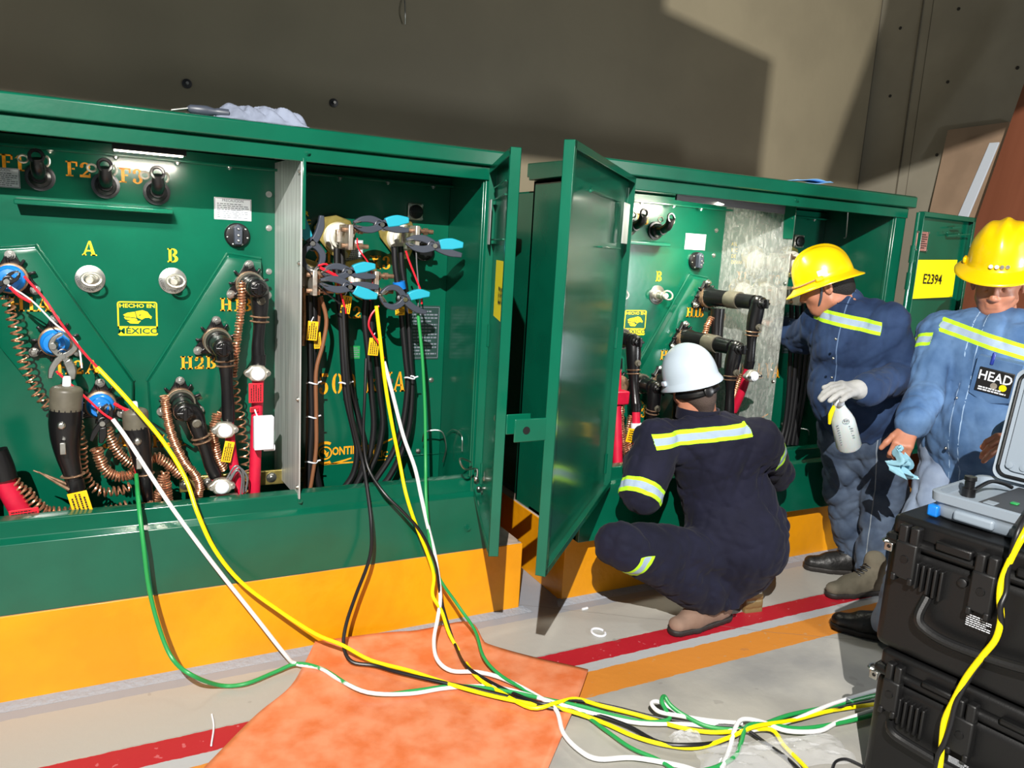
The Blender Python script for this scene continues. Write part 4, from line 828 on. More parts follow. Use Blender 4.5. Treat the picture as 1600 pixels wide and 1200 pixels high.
# ---- cloths and tools on the roofs
def crumple(c, ax, ay, h, n, seed, amp=.5, nx=34, ny=18):
    r = np.random.default_rng(seed); ph = r.uniform(0, 6.28, (n, 3)); fr = r.uniform(3, 10, (n, 2)); mb = MB(); c, ax, ay = V(c), V(ax), V(ay)
    vs = []
    for j in range(ny):
        for i in range(nx):
            u, v = i/(nx-1)*2-1, j/(ny-1)*2-1
            e = (1-abs(u)**8)*(1-abs(v)**3); s = sum(abs(math.sin(fr[k, 0]*u+fr[k, 1]*v*.7+ph[k, 0])) for k in range(n))/n
            s2 = sum(math.sin(fr[k, 1]*u*1.3-fr[k, 0]*v+ph[k, 1]) for k in range(n))/n
            vs.append(c+ax*(u+.05*s2)+ay*(v+.12*s2)+V((0, 0, h*(e*(.25+1.1*s)**1.2)+.002)))
    mb.add(vs, [(j*nx+i, j*nx+i+1, (j+1)*nx+i+1, (j+1)*nx+i) for j in range(ny-1) for i in range(nx-1)])
    return mb
rz = 1.971
def solid(o, th):
    m = o.modifiers.new('solid', 'SOLIDIFY'); m.thickness = th*K; m.offset = 0; return o
c = at(398, 190, Z=2.0); c[2] = rz; a = at(330, 178, Y=c[1]); b = at(466, 196, Y=c[1])
o = solo('cleaning_rag', crumple((c[0], 2.90, rz), ((b[0]-a[0])/2, 0, 0), (0, .075, 0), .05, 5, 23, nx=70, ny=30), M['rag'], 'crumpled pale grey rag lying on the roof of the left cabinet', 'rag', org=None, smooth=60); solid(o, .004)
t = thing('scraper', (.02, 2.86, rz+.012), 'small hand tool with grey handle beside the rag on the left cabinet roof', 'tool')
p0, p1 = at(288, 176, Y=2.84), at(330, 180, Y=2.84)
for p in (p0, p1): p[2] = max(p[2]-.0, rz+.016)
p0[2] = p1[2] = rz+.018
obj('handle', MB().lathe(p0+(p1-p0)*.1, p1-p0, [(0, .006), (.01, .014), (.06, .017), (.085, .011), (.095, .014), (.13, .014)], 14), M['dgrey'], t); obj('blade', MB().bar(p0+V((-.04, 0, -.012)), p0+(p1-p0)*.12, .03, .003), M['steel'], t)
c = at(1268, 288, Y=2.78); zr = 1.988
mb = MB(); n = 18; vs = []
for i in range(n):
    a_ = i/(n-1); x = -.12+.25*a_; z = .012+.028*math.sin(min(1, a_*1.25)*math.pi*.9)*a_
    vs.append((x, z))
for i in range(6): vs.append((.13-.02*(i+1)*1.2, .03-.026*math.sin((i+1)/6*math.pi/2)))
vs.append((-.06, .003))
rs = [[V((c[0]+x, 2.76, zr+z)), V((c[0]+x, 2.86, zr+z*.9))] for x, z in vs]
mb.add([p for r_ in rs for p in r_], [(2*i, 2*i+1, 2*i+3, 2*i+2) for i in range(len(rs)-1)])
o = solo('face_mask', mb, mat('light_blue_mask_cloth', (120, 176, 226), .7), 'folded light blue face mask lying on the roof of the right cabinet', 'mask', smooth=60); solid(o, .003)
# ---- boards leaning on the right wall
def slab(name, q4, X4, th, m, label, cat, bevel=.002):
    P_ = [at(a, b, X=x) for (a, b), x in zip(q4, X4)]; nn = nrm(np.cross(P_[1]-P_[0], P_[3]-P_[0])); 
    if nn[0] < 0: nn = -nn
    return solo(name, MB().prism(P_, nn*th), m, label, cat, bevel=bevel)
slab('wood_board', [(1481, 203), (1578, 190), (1502, 560), (1400, 560)], [5.42, 5.42, 5.10, 5.10], .03, mat('pale_brown_board', (150, 126, 104), .55, var=.08, vscale=4), 'pale brown board leaning on the right wall behind the strip', 'board')
slab('metal_strip', [(1546, 223), (1561, 222), (1420, 560), (1400, 560)], [5.30, 5.30, 4.95, 4.95], .012, mat('white_metal_strip', (196, 204, 214), .45), 'narrow white strip leaning in front of the pale brown board', 'strip')
def planks():
    m = bpy.data.materials.new('red_brown_corrugated_sheet'); m.use_nodes = True; nt = m.node_tree; N = nt.nodes; L = nt.links; p = N['Principled BSDF']; p.inputs['Roughness'].default_value = .6
    tc = N.new('ShaderNodeTexCoord'); mp = N.new('ShaderNodeMapping'); L.new(tc.outputs['Object'], mp.inputs[0]); mp.inputs['Scale'].default_value = (.3, 5, .3)
    n = N.new('ShaderNodeTexNoise'); n.inputs['Scale'].default_value = 3; n.inputs['Detail'].default_value = 5; L.new(mp.outputs[0], n.inputs[0]); cr = N.new('ShaderNodeValToRGB'); cr.color_ramp.elements[0].color = srgb((128, 70, 46)); cr.color_ramp.elements[1].color = srgb((158, 94, 68)); L.new(n.outputs[0], cr.inputs[0]); L.new(cr.outputs[0], p.inputs['Base Color']); return m
slab('red_brown_panel', [(1604, 118), (1760, 100), (1660, 760), (1380, 760)], [5.2, 4.9, 4.2, 4.6], .03, planks(), 'large red-brown panel leaning at the right edge behind the man with the badge', 'panel')
# ---- floor things
def coons():
    n = 44; top = smooth_path(P3([(492, 1003, 2.735), (550, 996, 2.745), (610, 990, 2.75), (670, 988, 2.755), (734, 992, 2.74), (765, 1006, 'z', .02), (835, 1027, 'z', .012), (919, 1047, 'z', .035)]), 8)
    left = smooth_path(P3([(492, 1003, 2.735), (474, 1040, 'z', .02), (452, 1075, 'z', .03), (400, 1118, 'z', .008), (320, 1199, 'z', .008), (225, 1295, 'z', .008)]), 8)
    right = smooth_path(P3([(919, 1047, 'z', .035), (903, 1092, 'z', .025), (878, 1150, 'z', .01), (857, 1199, 'z', .008), (815, 1300, 'z', .008)]), 8)
    bot = [left[-1], right[-1]]
    def samp(P_, t): 
        P_ = np.array(P_); L = np.r_[0, np.cumsum(np.linalg.norm(np.diff(P_, axis=0), axis=1))]; return V([np.interp(t*L[-1], L, P_[:, k]) for k in range(3)])
    vs = []
    for j in range(n):
        v = j/(n-1)
        for i in range(n):
            u = i/(n-1)
            p = (1-v)*samp(top, u)+v*samp(bot, u)+(1-u)*samp(left, v)+u*samp(right, v)-((1-u)*(1-v)*top[0]+u*(1-v)*top[-1]+(1-u)*v*bot[0]+u*v*bot[-1])
            p[2] = max(p[2]+.006*math.sin(u*7+v*3)*math.sin(v*5+1)*(1-abs(2*u-1)**4), .006); vs.append(p)
    return MB().add(vs, [(j*n+i, (j+1)*n+i, (j+1)*n+i+1, j*n+i+1) for j in range(n-1) for i in range(n-1)])
o = solo('rubber_mat', coons(), M['mat'], 'orange rubber insulating mat lying on the floor in front of the left cabinet', 'mat', smooth=60); solid(o, .007)
solo('cable_tie', MB().tube([at(935, 988, Z=.006)+V((.028*math.cos(a), .034*math.sin(a), 0)) for a in np.linspace(.2, 5.9, 18)], .005, 6, 0), M['wplast'], 'white cut cable tie ring lying on the floor before the red stripe', 'cable tie')
solo('cable_tie_scrap', MB().tube(P3([(331, 1116, 'z', .006), (334, 1135, 'z', .006), (330, 1165, 'z', .006)]), .003, 6), M['wplast'], 'thin white cable tie lying across the red stripe at the lower left', 'cable tie')
solo('litter', MB().tube(P3([(910, 952, 'z', .004), (918, 950, 'z', .004)]), .006, 6, 0), M['wplast'], 'tiny white scrap on the floor near the right cabinet corner', 'scrap')
fm = bpy.data.materials.new('clear_plastic_film'); fm.use_nodes = True; pf = fm.node_tree.nodes['Principled BSDF']; pf.inputs['Base Color'].default_value = (.9, .92, .95, 1); pf.inputs['Roughness'].default_value = .12; pf.inputs['Alpha'].default_value = .22
for lab, q, sx, sy, h_, sd in (('crumpled clear plastic film on the floor in front of the black cases, the larger piece', (1210, 1180), .26, .07, .03, 3), ('small crumpled scrap of clear film under the twisted cables', (1072, 1158), .05, .03, .03, 5)):
    c = at(*q, Z=.0); o = solo('plastic_film', crumple(c, (sx, -sx*.25, 0), (sy*.3, sy, 0), h_, 5, sd, nx=60, ny=24), fm, lab, 'plastic film', smooth=20)
# ---- test leads
TG = 'long test leads running from the left cabinet across the mat'
def lead(label, m, pts, r=.0072, group=TG): return solo('test_lead', MB().tube(P3(pts), r, 10), M[m], label, 'cable', group)
Z = 'z'
lead('yellow test lead from the H1A jumper, sweeping over the mat', 'yel', [(152, 574, 2.88), (200, 625, 2.85), (255, 690, 2.82), (290, 748, 2.78), (308, 800, 2.72), (335, 858, 2.70), (375, 908, 2.69), (430, 950, 2.68), (492, 990, 2.64), (535, 1008, 2.6), (580, 1032, Z, .04), (640, 1048, Z, .03), (700, 1068, Z, .03), (760, 1085, Z, .03), (820, 1098, Z, .03), (880, 1108, Z, .03), (940, 1128, Z, .02), (990, 1150, Z, .02), (1040, 1164, Z, .02), (1090, 1168, Z, .02), (1140, 1152, Z, .03), (1180, 1135, Z, .05), (1240, 1125, Z, .03), (1300, 1110, Z, .02), (1370, 1100, Z, .02)])
lead('white test lead from the H3A clamp, crossing the skirt diagonally', 'white', [(176, 655, 2.9), (198, 685, 2.88), (240, 750, 2.8), (270, 795, 2.73), (310, 850, 2.7), (345, 896, 2.69), (400, 965, 2.67), (445, 1022, 2.64), (462, 1037, Z, .03), (500, 1044, Z, .03), (530, 1062, Z, .03), (575, 1082, Z, .03), (640, 1084, Z, .02), (700, 1075, Z, .02), (770, 1073, Z, .02), (840, 1090, Z, .03), (890, 1105, Z, .03), (940, 1118, Z, .02), (1000, 1130, Z, .02), (1080, 1132, Z, .02), (1160, 1142, Z, .03), (1230, 1128, Z, .03), (1300, 1100, Z, .03), (1370, 1078, Z, .02)])
lead('green test lead hanging to the floor left of the mat', 'grn', [(213, 742, 2.92), (217, 790, 2.76), (224, 850, 2.70), (233, 920, 2.69), (250, 985, 2.66), (270, 1030, 2.62), (300, 1055, 2.55), (345, 1071, Z, .02), (385, 1068, Z, .02), (430, 1050, Z, .02), (465, 1037, Z, .03), (505, 1046, Z, .03), (545, 1070, Z, .03), (590, 1085, Z, .02), (650, 1079, Z, .02), (710, 1072, Z, .02), (780, 1078, Z, .03), (850, 1092, Z, .03), (910, 1104, Z, .03), (960, 1118, Z, .02), (1010, 1128, Z, .02), (1045, 1124, Z, .03), (1042, 1112, Z, .04)])
lead('black test lead dropping from the low-voltage side onto the mat', 'black', [(536, 480, 2.9), (540, 560, 2.85), (548, 640, 2.84), (565, 715, 2.84), (573, 760, 2.78), (580, 820, 2.70), (578, 870, 2.69), (556, 930, 2.68), (541, 975, 2.66), (537, 1010, 2.62), (550, 1034, Z, .04), (585, 1040, Z, .03), (620, 1050, Z, .03), (680, 1064, Z, .03), (740, 1076, Z, .03), (800, 1090, Z, .03), (860, 1106, Z, .03), (920, 1114, Z, .02), (980, 1134, Z, .02), (1030, 1160, Z, .02), (1080, 1164, Z, .03), (1130, 1158, Z, .02), (1160, 1140, Z, .03), (1240, 1122, Z, .02), (1310, 1108, Z, .02), (1370, 1096, Z, .02)])
lead('second black test lead crossing in front of the 500 kVA side', 'black', [(572, 560, 2.88), (570, 620, 2.86), (568, 680, 2.85), (575, 730, 2.82), (600, 770, 2.74), (630, 800, 2.70), (658, 832, 2.68), (680, 880, 2.67), (688, 930, 2.66), (700, 975, 2.62), (712, 1010, 2.56), (728, 1040, Z, .04), (760, 1062, Z, .03), (800, 1082, Z, .03), (850, 1100, Z, .04), (900, 1095, Z, .03), (960, 1105, Z, .02), (1030, 1122, Z, .02), (1110, 1132, Z, .02), (1160, 1138, Z, .03), (1195, 1160, Z, .02), (1230, 1185, Z, .02), (1262, 1215, Z, .02)], r=.006)
lead('yellow test lead hanging from the X2 clamp in front of the skirt', 'yel', [(588, 478, 2.88), (594, 530, 2.86), (602, 600, 2.84), (612, 660, 2.82), (624, 720, 2.80), (634, 770, 2.73), (648, 815, 2.70), (668, 865, 2.69), (678, 900, 2.68), (676, 930, 2.67), (690, 955, 2.64), (702, 990, 2.6), (722, 1025, 2.52), (745, 1058, Z, .03), (780, 1080, Z, .03), (830, 1106, Z, .03), (870, 1098, Z, .04), (900, 1092, Z, .03), (940, 1103, Z, .03), (1000, 1118, Z, .02), (1060, 1136, Z, .02), (1110, 1144, Z, .02), (1160, 1142, Z, .03), (1205, 1140, Z, .03), (1225, 1165, Z, .02), (1255, 1195, Z, .02), (1268, 1212, Z, .02)])
lead('white test lead hanging from the X2 clamp, looping onto the mat', 'white', [(600, 565, 2.86), (612, 610, 2.85), (630, 680, 2.84), (648, 730, 2.80), (658, 775, 2.73), (668, 820, 2.70), (680, 870, 2.69), (688, 930, 2.66), (684, 965, 2.63), (678, 1000, 2.55), (683, 1030, Z, .05), (705, 1048, Z, .03), (745, 1050, Z, .03), (785, 1060, Z, .03), (835, 1085, Z, .03), (868, 1108, Z, .03), (880, 1145, Z, .02), (905, 1172, Z, .02), (935, 1186, Z, .02), (990, 1184, Z, .02), (1060, 1196, Z, .02), (1090, 1205, Z, .02)], r=.0078)
lead('green test lead hanging straight down from the far right clamp', 'grn', [(653, 490, 2.88), (660, 560, 2.86), (664, 640, 2.84), (665, 720, 2.80), (666, 780, 2.72), (672, 850, 2.69), (685, 900, 2.68), (715, 945, 2.64), (742, 985, Z, .09), (755, 1025, Z, .06), (778, 1052, Z, .04), (815, 1075, Z, .03), (860, 1098, Z, .03), (905, 1112, Z, .02), (945, 1140, Z, .02), (985, 1168, Z, .02), (1030, 1188, Z, .02), (1070, 1215, Z, .02)], r=.0065)
lead('white cable loop sticking up from the twisted cables right of the mat', 'white', [(1160, 1130, Z, .03), (1110, 1126, Z, .03), (1060, 1118, Z, .04), (1030, 1112, Z, .05), (1018, 1100, Z, .06), (1026, 1096, Z, .06), (1045, 1104, Z, .05), (1080, 1124, Z, .03), (1130, 1134, Z, .02)], group=None)
lead('green cable loop crossing the white loop right of the mat', 'grn', [(1042, 1112, Z, .05), (1034, 1096, Z, .08), (1038, 1088, Z, .08), (1048, 1102, Z, .06), (1070, 1118, Z, .04), (1110, 1136, Z, .03), (1170, 1138, Z, .03), (1230, 1118, Z, .03), (1290, 1105, Z, .02), (1370, 1086, Z, .02)], group=None)
lead('white lead looping down to the bottom edge below the twisted cables', 'white', [(1370, 1108, Z, .02), (1310, 1128, Z, .02), (1280, 1142, Z, .02), (1230, 1142, Z, .03), (1190, 1128, Z, .04), (1160, 1124, Z, .05), (1148, 1140, Z, .04), (1140, 1170, Z, .02), (1128, 1200, Z, .02)], r=.0078, group=None)
lead('green lead curving to the bottom edge beside the white loop', 'grn', [(1370, 1116, Z, .02), (1310, 1130, Z, .02), (1250, 1138, Z, .02), (1200, 1132, Z, .04), (1168, 1134, Z, .05), (1158, 1160, Z, .03), (1148, 1182, Z, .02), (1120, 1198, Z, .02), (1090, 1206, Z, .02)], group=None)
lead('thin black cable end curling on the floor against the lower black case', 'black', [(1300, 1205, Z, .01), (1306, 1190, Z, .012), (1322, 1186, Z, .015), (1342, 1194, Z, .012), (1360, 1205, Z, .01)], r=.0045, group=None)
# ------------------------------------------------------------------ black cases and the grey instrument
P0 = V((2.062, 1.43, 0)); E1 = nrm((.17, -.985, 0)); E2 = nrm((.985, .17, 0)); UP = V((0, 0, 1))
def cp(s, w, z, off=V((0, 0, 0))): return P0+off+E1*s+E2*w+UP*z
def cbox(mb, s0, s1, w0, w1, z0, z1, off=V((0, 0, 0))):
    return mb.obox(cp((s0+s1)/2, (w0+w1)/2, (z0+z1)/2, off), E1*(s1-s0)/2, E2*(w1-w0)/2, UP*(z1-z0)/2)
def tough_case(label, z0, z1, seam, off, lt, ribs, handle, print_=None, hasp=None):
    t = thing('equipment_case', cp(.3, .25, z0, off), label, 'case', 'stacked black equipment cases'); Lc, D = .72, .52
    obj('case_body', cbox(MB(), .008, Lc, .008, D, z0, seam-.004, off), M['case'], t, bevel=.028, seg=4)
    obj('lid', cbox(cbox(MB(), .012, Lc, .012, D-.01, seam+.018, z1, off), .0, Lc, -.004, D, seam-.004, seam+.03, off), M['case'], t, bevel=.02, seg=4)
    mb = MB(); [cbox(mb, s, s+.008, -.010, .02, seam+.02, z1-.03, off) for s in (.17, .22, .36, .41)]
    mb2 = cbox(MB(), .15, .25, -.012, .012, seam+.024, z1-.035, off); cbox(mb2, .36, .62, -.012, .012, seam+.024, z1-.035, off); obj('lid_panel', mb2, M['case'], t, bevel=.006)
    for (s0, s1, za, zb) in lt:
        la = obj('latch', cbox(MB(), s0, s1, -.030, .004, za, zb-.05, off), M['cased'], t, bevel=.006)
        obj('latch_hinge', cbox(cbox(MB(), s0+.002, s0+(s1-s0)*.45, -.026, .006, zb-.055, zb, off), s0+(s1-s0)*.55, s1-.002, -.026, .006, zb-.055, zb, off), M['cased'], la, bevel=.005)
        obj('latch_button', MB().lathe(cp((s0+s1)/2, -.030, za+(zb-za)*.38, off), -E2, [(0, .012), (.003, .011)], 14), M['case'], la)
        obj('latch_pull', cbox(MB(), s0, s0+.015, -.034, .0, za-.012, za+.01, off), M['cased'], la, bevel=.004); obj('latch_pull', cbox(MB(), s1-.015, s1, -.034, 0, za-.012, za+.01, off), M['cased'], la, bevel=.004)
    r0, r1, ra, rb = ribs; n = 5
    for k in range(n):
        s = r0+(r1-r0)*k/(n-1); obj('rib', cbox(MB(), s-.0045, s+.0045, -.014, .012, ra-.012*k/(n-1)*1, rb, off), M['cased'], t, bevel=.003)
    for k in range(n-1):
        s = r0+(r1-r0)*(k+.5)/(n-1)
    hp = [cp(a, -.03 if 0 < i < len(handle)-1 else -.004, z, off) for i, (a, z) in enumerate(handle)]
    obj('carry_handle', MB().tube(hp, .0145, 10, 5), M['cased'], t)
    if hasp:
        c = cp(hasp[0]-.006, .022, hasp[1], off); f = obj('lock_hasp', MB().obox(cp(hasp[0], -.012, hasp[1]-.008, off), E1*.013, E2*.003, UP*.014), M['steel'], t, bevel=.003)
        obj('hasp_loop', MB().tube([c+E2*(.02*math.cos(a))+E1*(-.012*(1+math.sin(a))) for a in np.linspace(0, 2*math.pi, 15)], .005, 6, 0), M['steel'], f); obj('rivet', MB().lathe(cp(hasp[0]+.002, -.015, hasp[1]-.006, off), -E2, [(0, .006), (.003, .004)], 12), M['case'], f)
    if print_:
        s0, s1, za, zb = print_; mb = MB(); c = cp((s0+s1)/2, -.006, (za+zb)/2, off)
        textlines(mb, c, s1-s0, zb-za, 6, E1, UP, -E2, th=.004, fill=.42); obj('print', mb, M['label'], t, smooth=0)
    obj('valve_button', MB().lathe(cp(.232, .008, z0+(z1-z0)*.68, off), -E2, [(0, .014), (.008, .013), (.01, .010)], 18), M['cased'], t)
    return t
tough_case('black hard equipment case on top of the stack, carrying the grey instrument', .446, .872, .785, V((0, 0, 0)), [(.048, .112, .695, .858), (.262, .323, .678, .845)], (.112, .182, .672, .752), [(.150, .66), (.145, .60), (.175, .572), (.25, .562), (.40, .575), (.47, .60), (.47, .66)], (.262, .327, .625, .662), (.022, .781))
tough_case('lower black hard equipment case standing on the floor under the other case', .0, .440, .362, E1*.024, [(.048, .10, .268, .42), (.248, .31, .25, .41)], (.10, .17, .235, .318), [(.08, .225), (.10, .215), (.15, .205), (.3, .20), (.42, .215), (.44, .23)], (.255, .31, .205, .225), (.012, .362))
# grey instrument: open-lid case, panel facing up
t = thing('test_instrument', cp(.3, .25, .872), 'grey open-lid test instrument standing on the upper black case', 'instrument')
s0, s1, w0, w1 = .085, .66, .085, .43
def ringpts(ds, dw, z, n=6, r=.035):
    pts = []
    for (cs, cw, a0) in ((s0-ds+r, w0-dw+r, 180), (s1+ds-r, w0-dw+r, 270), (s1+ds-r, w1+dw-r, 0), (s0-ds+r, w1+dw-r, 90)):
        for k in range(n):
            a = math.radians(a0+90*k/(n-1)); pts.append(cp(cs+r*math.cos(a), cw+r*math.sin(a), z))
    return pts
mb = MB().rings([ringpts(-.012, -.012, .876), ringpts(-.004, -.004, .884), ringpts(.0, .0, .91), ringpts(.002, .002, .922), ringpts(.010, .010, .927), ringpts(.012, .012, .953), ringpts(.006, .006, .957), ringpts(-.004, -.004, .955), ringpts(-.006, -.006, .935), ringpts(-.03, -.03, .934)])
obj('base_shell', mb, M['igrey'], t, smooth=50)
for s in (.15, .30, .45): obj('shell_rib', cbox(MB(), s, s+.11, w0-.012, w0+.01, .885, .915), M['igrey'], t, bevel=.008, seg=3)
obj('bumper', cbox(MB(), s0-.008, s0+.024, w0-.012, w0+.02, .876, .912), M['blue'], t, bevel=.006)
mb = MB(); cbox(mb, s0+.11, s1-.02, w0+.02, w1-.02, .93, .950); pn = obj('control_panel', mb, M['ipan'], t, bevel=.006)
obj('key_plate', cbox(MB(), .30, .39, .17, .23, .950, .953), M['igrey'], pn, bevel=.002); obj('display', cbox(MB(), .27, .42, .28, .37, .950, .953), mat('pale_display', (170, 180, 196), .2), pn, bevel=.002)
obj('button', cbox(MB(), .255, .275, .18, .20, .950, .955), M['grn'], pn, bevel=.002); obj('grip_slot', cbox(MB(), .21, .24, .11, .15, .950, .953), M['igrey'], pn, bevel=.002); obj('key_plate', cbox(MB(), .37, .42, .14, .18, .95, .953), M['dgrey'], pn, bevel=.002)
mb = MB().lathe(cp(s0+.05, .20, .93), UP, [(0, .02), (.03, .02), (.032, .014), (.052, .014), (.055, .018), (.066, .017)], 16); k_ = obj('connector_socket', mb, M['dark'], t)
obj('lead_plug', MB().tube([cp(s0+.06, .22, .955), cp(s0+.075, .28, .975), cp(s0+.09, .33, .968), cp(s0+.11, .36, .955)], .006, 8), M['dark'], t)
# lid standing open, leaning back
a_ = .20; LU = nrm(UP*math.cos(a_)+E2*math.sin(a_)); LN = nrm(E2*math.cos(a_)-UP*math.sin(a_)); lo = cp(.115, w1-.025, .962); Ll, Lh = .54, .36
def lidring(d, k, n=6, r=.03):
    pts = []
    for (cs, cu, a0) in ((d+r, d+r, 180), (Ll-d-r, d+r, 270), (Ll-d-r, Lh-d-r, 0), (d+r, Lh-d-r, 90)):
        for i in range(n):
            a = math.radians(a0+90*i/(n-1)); pts.append(lo+E1*(cs+r*math.cos(a))+LU*(cu+r*math.sin(a))+LN*k)
    return pts
ld = obj('lid', MB().rings([lidring(.012, .004), lidring(.0, .0), lidring(.0, .05), lidring(.01, .06), lidring(.02, .06)]+[lidring(.02, .06), lidring(.016, .012)][:0]), M['igrey'], t, smooth=50)
obj('lid_inner', MB().rings([lidring(.035, .003), lidring(.03, -.003)]), M['igrey'], ld, bevel=.003)
R_ = lidring(.013, -.001, 8); obj('gasket', MB().tube(R_+[R_[0]], .0055, 8, 0), M['dark'], ld)
for s_ in (.035, .075): obj('screw', MB().lathe(lo+E1*(s_+.01)+LU*.05-LN*.003, -LN, [(0, .011), (.004, .011), (.005, .005)], 14), M['igrey'], ld)
# leads hanging over the cases
lead_pts = [cp(.42, .10, .965), cp(.415, .06, .975), cp(.405, .03, .95)]
def onf(px, py, d=.03):
    r_ = ray(px, py); tt = np.dot(P0-E2*d-CAM, E2)/np.dot(r_, E2); return CAM+r_*tt
lead_a = [onf(1625, 790, -.10), onf(1612, 812, -.03), onf(1598, 838, .03), onf(1582, 868, .036), onf(1566, 905, .036), onf(1562, 935, .045), onf(1564, 965, .045), onf(1556, 998, .045), onf(1535, 1025, .040), onf(1510, 1058, .035), onf(1490, 1095, .035), onf(1476, 1125, .04), onf(1472, 1155, .045), onf(1470, 1185, .045), onf(1466, 1215, .045)]
lead_b = [onf(1622, 778, -.10), onf(1606, 800, -.03), onf(1590, 832, .03), onf(1580, 868, .036), onf(1574, 898, .036), onf(1572, 925, .04), onf(1563, 950, .058), onf(1565, 980, .04), onf(1552, 1006, .03), onf(1532, 1034, .028), onf(1512, 1064, .03), onf(1494, 1098, .04), onf(1486, 1130, .045), onf(1476, 1160, .055), onf(1466, 1180, .05), onf(1462, 1215, .045)]
tag(obj('instrument_lead', MB().tube(lead_a, .0085, 12), M['yel']), 'thick yellow lead draped down the front of the black cases', 'cable')
tag(obj('instrument_lead', MB().tube(lead_b, .0075, 12), M['black']), 'black lead twisted with the yellow one down the front of the black cases', 'cable')
# ------------------------------------------------------------------ signed-distance modelling for the people
import openvdb as vdb
H = 1/K
class SDF:
    def __init__(s): s.p = []                       # (fn(P)->d, centre, radius, op, k)
    def cone(s, a, b, ra, rb=None, k=.02, flat=None, op=0, n=None):
        """round cone; flat=(axis, factor) squashes it along an axis"""
        a, b = V(a), V(b); rb = ra if rb is None else rb; L2 = max(float(np.dot(b-a, b-a)), 1e-9)
        A = None
        if flat is not None:
            ax = nrm(flat[0]); f_ = flat[1]; A = np.eye(3)+(1/f_-1)*np.outer(ax, ax)
        m = (a+b)/2
        def fn(P):
            if A is None: Q, a_, b_, L_ = P, a, b, L2
            else: Q, a_, b_ = (P-m) @ A.T, A @ (a-m), A @ (b-m); L_ = max(float(np.dot(b_-a_, b_-a_)), 1e-9)
            t = np.clip(((Q-a_) @ (b_-a_))/L_, 0, 1); d = np.linalg.norm(Q-a_-t[:, None]*(b_-a_), axis=1)-(ra+(rb-ra)*t)
            return d*(min(1, f_) if A is not None else 1)
        s.p.append((fn, m, np.linalg.norm(b-a)/2+max(ra, rb), op, k)); return s
    def chain(s, pts, rs, k=.02, **kw):
        for i in range(len(pts)-1): s.cone(pts[i], pts[i+1], rs[i], rs[i+1], k, **kw)
        return s
    def ell(s, c, r, M_=np.eye(3), k=.02, op=0):
        """ellipsoid, radii r along the columns of M_"""
        c, r = V(c), V(r); B = (M_/r).T
        def fn(P):
            q = (P-c) @ B.T; n1 = np.linalg.norm(q, axis=1); n2 = np.linalg.norm(q/r, axis=1)+1e-9; return n1*(n1-1)/n2
        s.p.append((fn, c, max(r), op, k)); return s
    def plane(s, c, n, k=.004):                      # cut away everything on the +n side
        c, n = V(c), nrm(n); s.p.append((lambda P: -((P-c) @ n), c, 9, 1, k)); return s
    def ev(s, P, skip=None, post=None):
        d = np.full(len(P), 9.0)
        for i, (fn, c, R, op, k) in enumerate(s.p):
            m = slice(None) if skip is None else skip[i]
            if skip is not None and not m.any(): continue
            e = fn(P[m]); o = d[m]
            if op == 0: h = np.clip(k-np.abs(o-e), 0, None)/k; d[m] = np.minimum(o, e)-h*h*k*.25
            else: e = -e; h = np.clip(k-np.abs(o-e), 0, None)/k; d[m] = np.maximum(o, e)+h*h*k*.25
        return d
    def mesh(s, h, post=None, margin=.03):
        ad = [q for q in s.p if q[3] == 0]
        lo = np.min([q[1]-q[2] for q in ad], axis=0)-margin; hi = np.max([q[1]+q[2] for q in ad], axis=0)+margin
        B = 8; nb = np.ceil((hi-lo)/h/B).astype(int); bc = np.stack(np.meshgrid(*[np.arange(n) for n in nb], indexing='ij'), -1).reshape(-1, 3)
        cen = lo+(bc+.5)*B*h; rad = B*h*.87
        ds = np.array([np.linalg.norm(cen-q[1], axis=1)-q[2] for q in s.p])        # lower bounds
        D = s.ev(cen); near = np.abs(D) < rad*1.5+.03
        big = np.repeat(np.repeat(np.repeat(np.where(D < 0, -h*3, h*3).reshape(nb).astype(np.float32), B, 0), B, 1), B, 2)
        ids = np.where(near)[0]; off = np.stack(np.meshgrid(*[np.arange(B)]*3, indexing='ij'), -1).reshape(-1, 3)
        for c0 in range(0, len(ids), 1500):
            ii = ids[c0:c0+1500]; P = (lo+((bc[ii]*B)[:, None, :]+off[None]+.5)*h).reshape(-1, 3)
            skip = [np.repeat((ds[j, ii] < rad+.05) | (s.p[j][3] == 1), B**3) for j in range(len(s.p))]
            d = s.ev(P, skip)
            if post is not None: d = post(P, d)
            d = np.clip(d, -3*h, 3*h).astype(np.float32).reshape(-1, B, B, B)
            for n_, i_ in enumerate(ii):
                x, y, z = bc[i_]*B; big[x:x+B, y:y+B, z:z+B] = d[n_]
        g = vdb.FloatGrid(); g.background = h*3
        g.copyFromArray(np.ascontiguousarray(big)); pts, quads = g.convertToQuads(0.0)
        return lo+(np.array(pts)+.5)*h, np.array(quads)
def fold_noise(seed, amp, freq=(9, 22), n=9, aniso=(1, 1, .55)):
    r = np.random.default_rng(seed); dirs = r.normal(size=(n, 3))*aniso; dirs = dirs/np.linalg.norm(dirs, axis=1)[:, None]; fr = r.uniform(*freq, n)*2; ph = r.uniform(0, 6.28, n)
    def f(P):
        w = np.stack([np.sin(P[:, 1]*17+P[:, 2]*9+1), np.sin(P[:, 0]*15-P[:, 2]*11+2), np.sin(P[:, 0]*12+P[:, 1]*10)], 1)*.035; Q = P+w; s_ = 0
        for i in range(n): s_ = s_+(1-np.abs(np.sin(Q @ dirs[i]*fr[i]+ph[i])))**3.2
        return (s_/n-.24)*amp*3.4
    return f
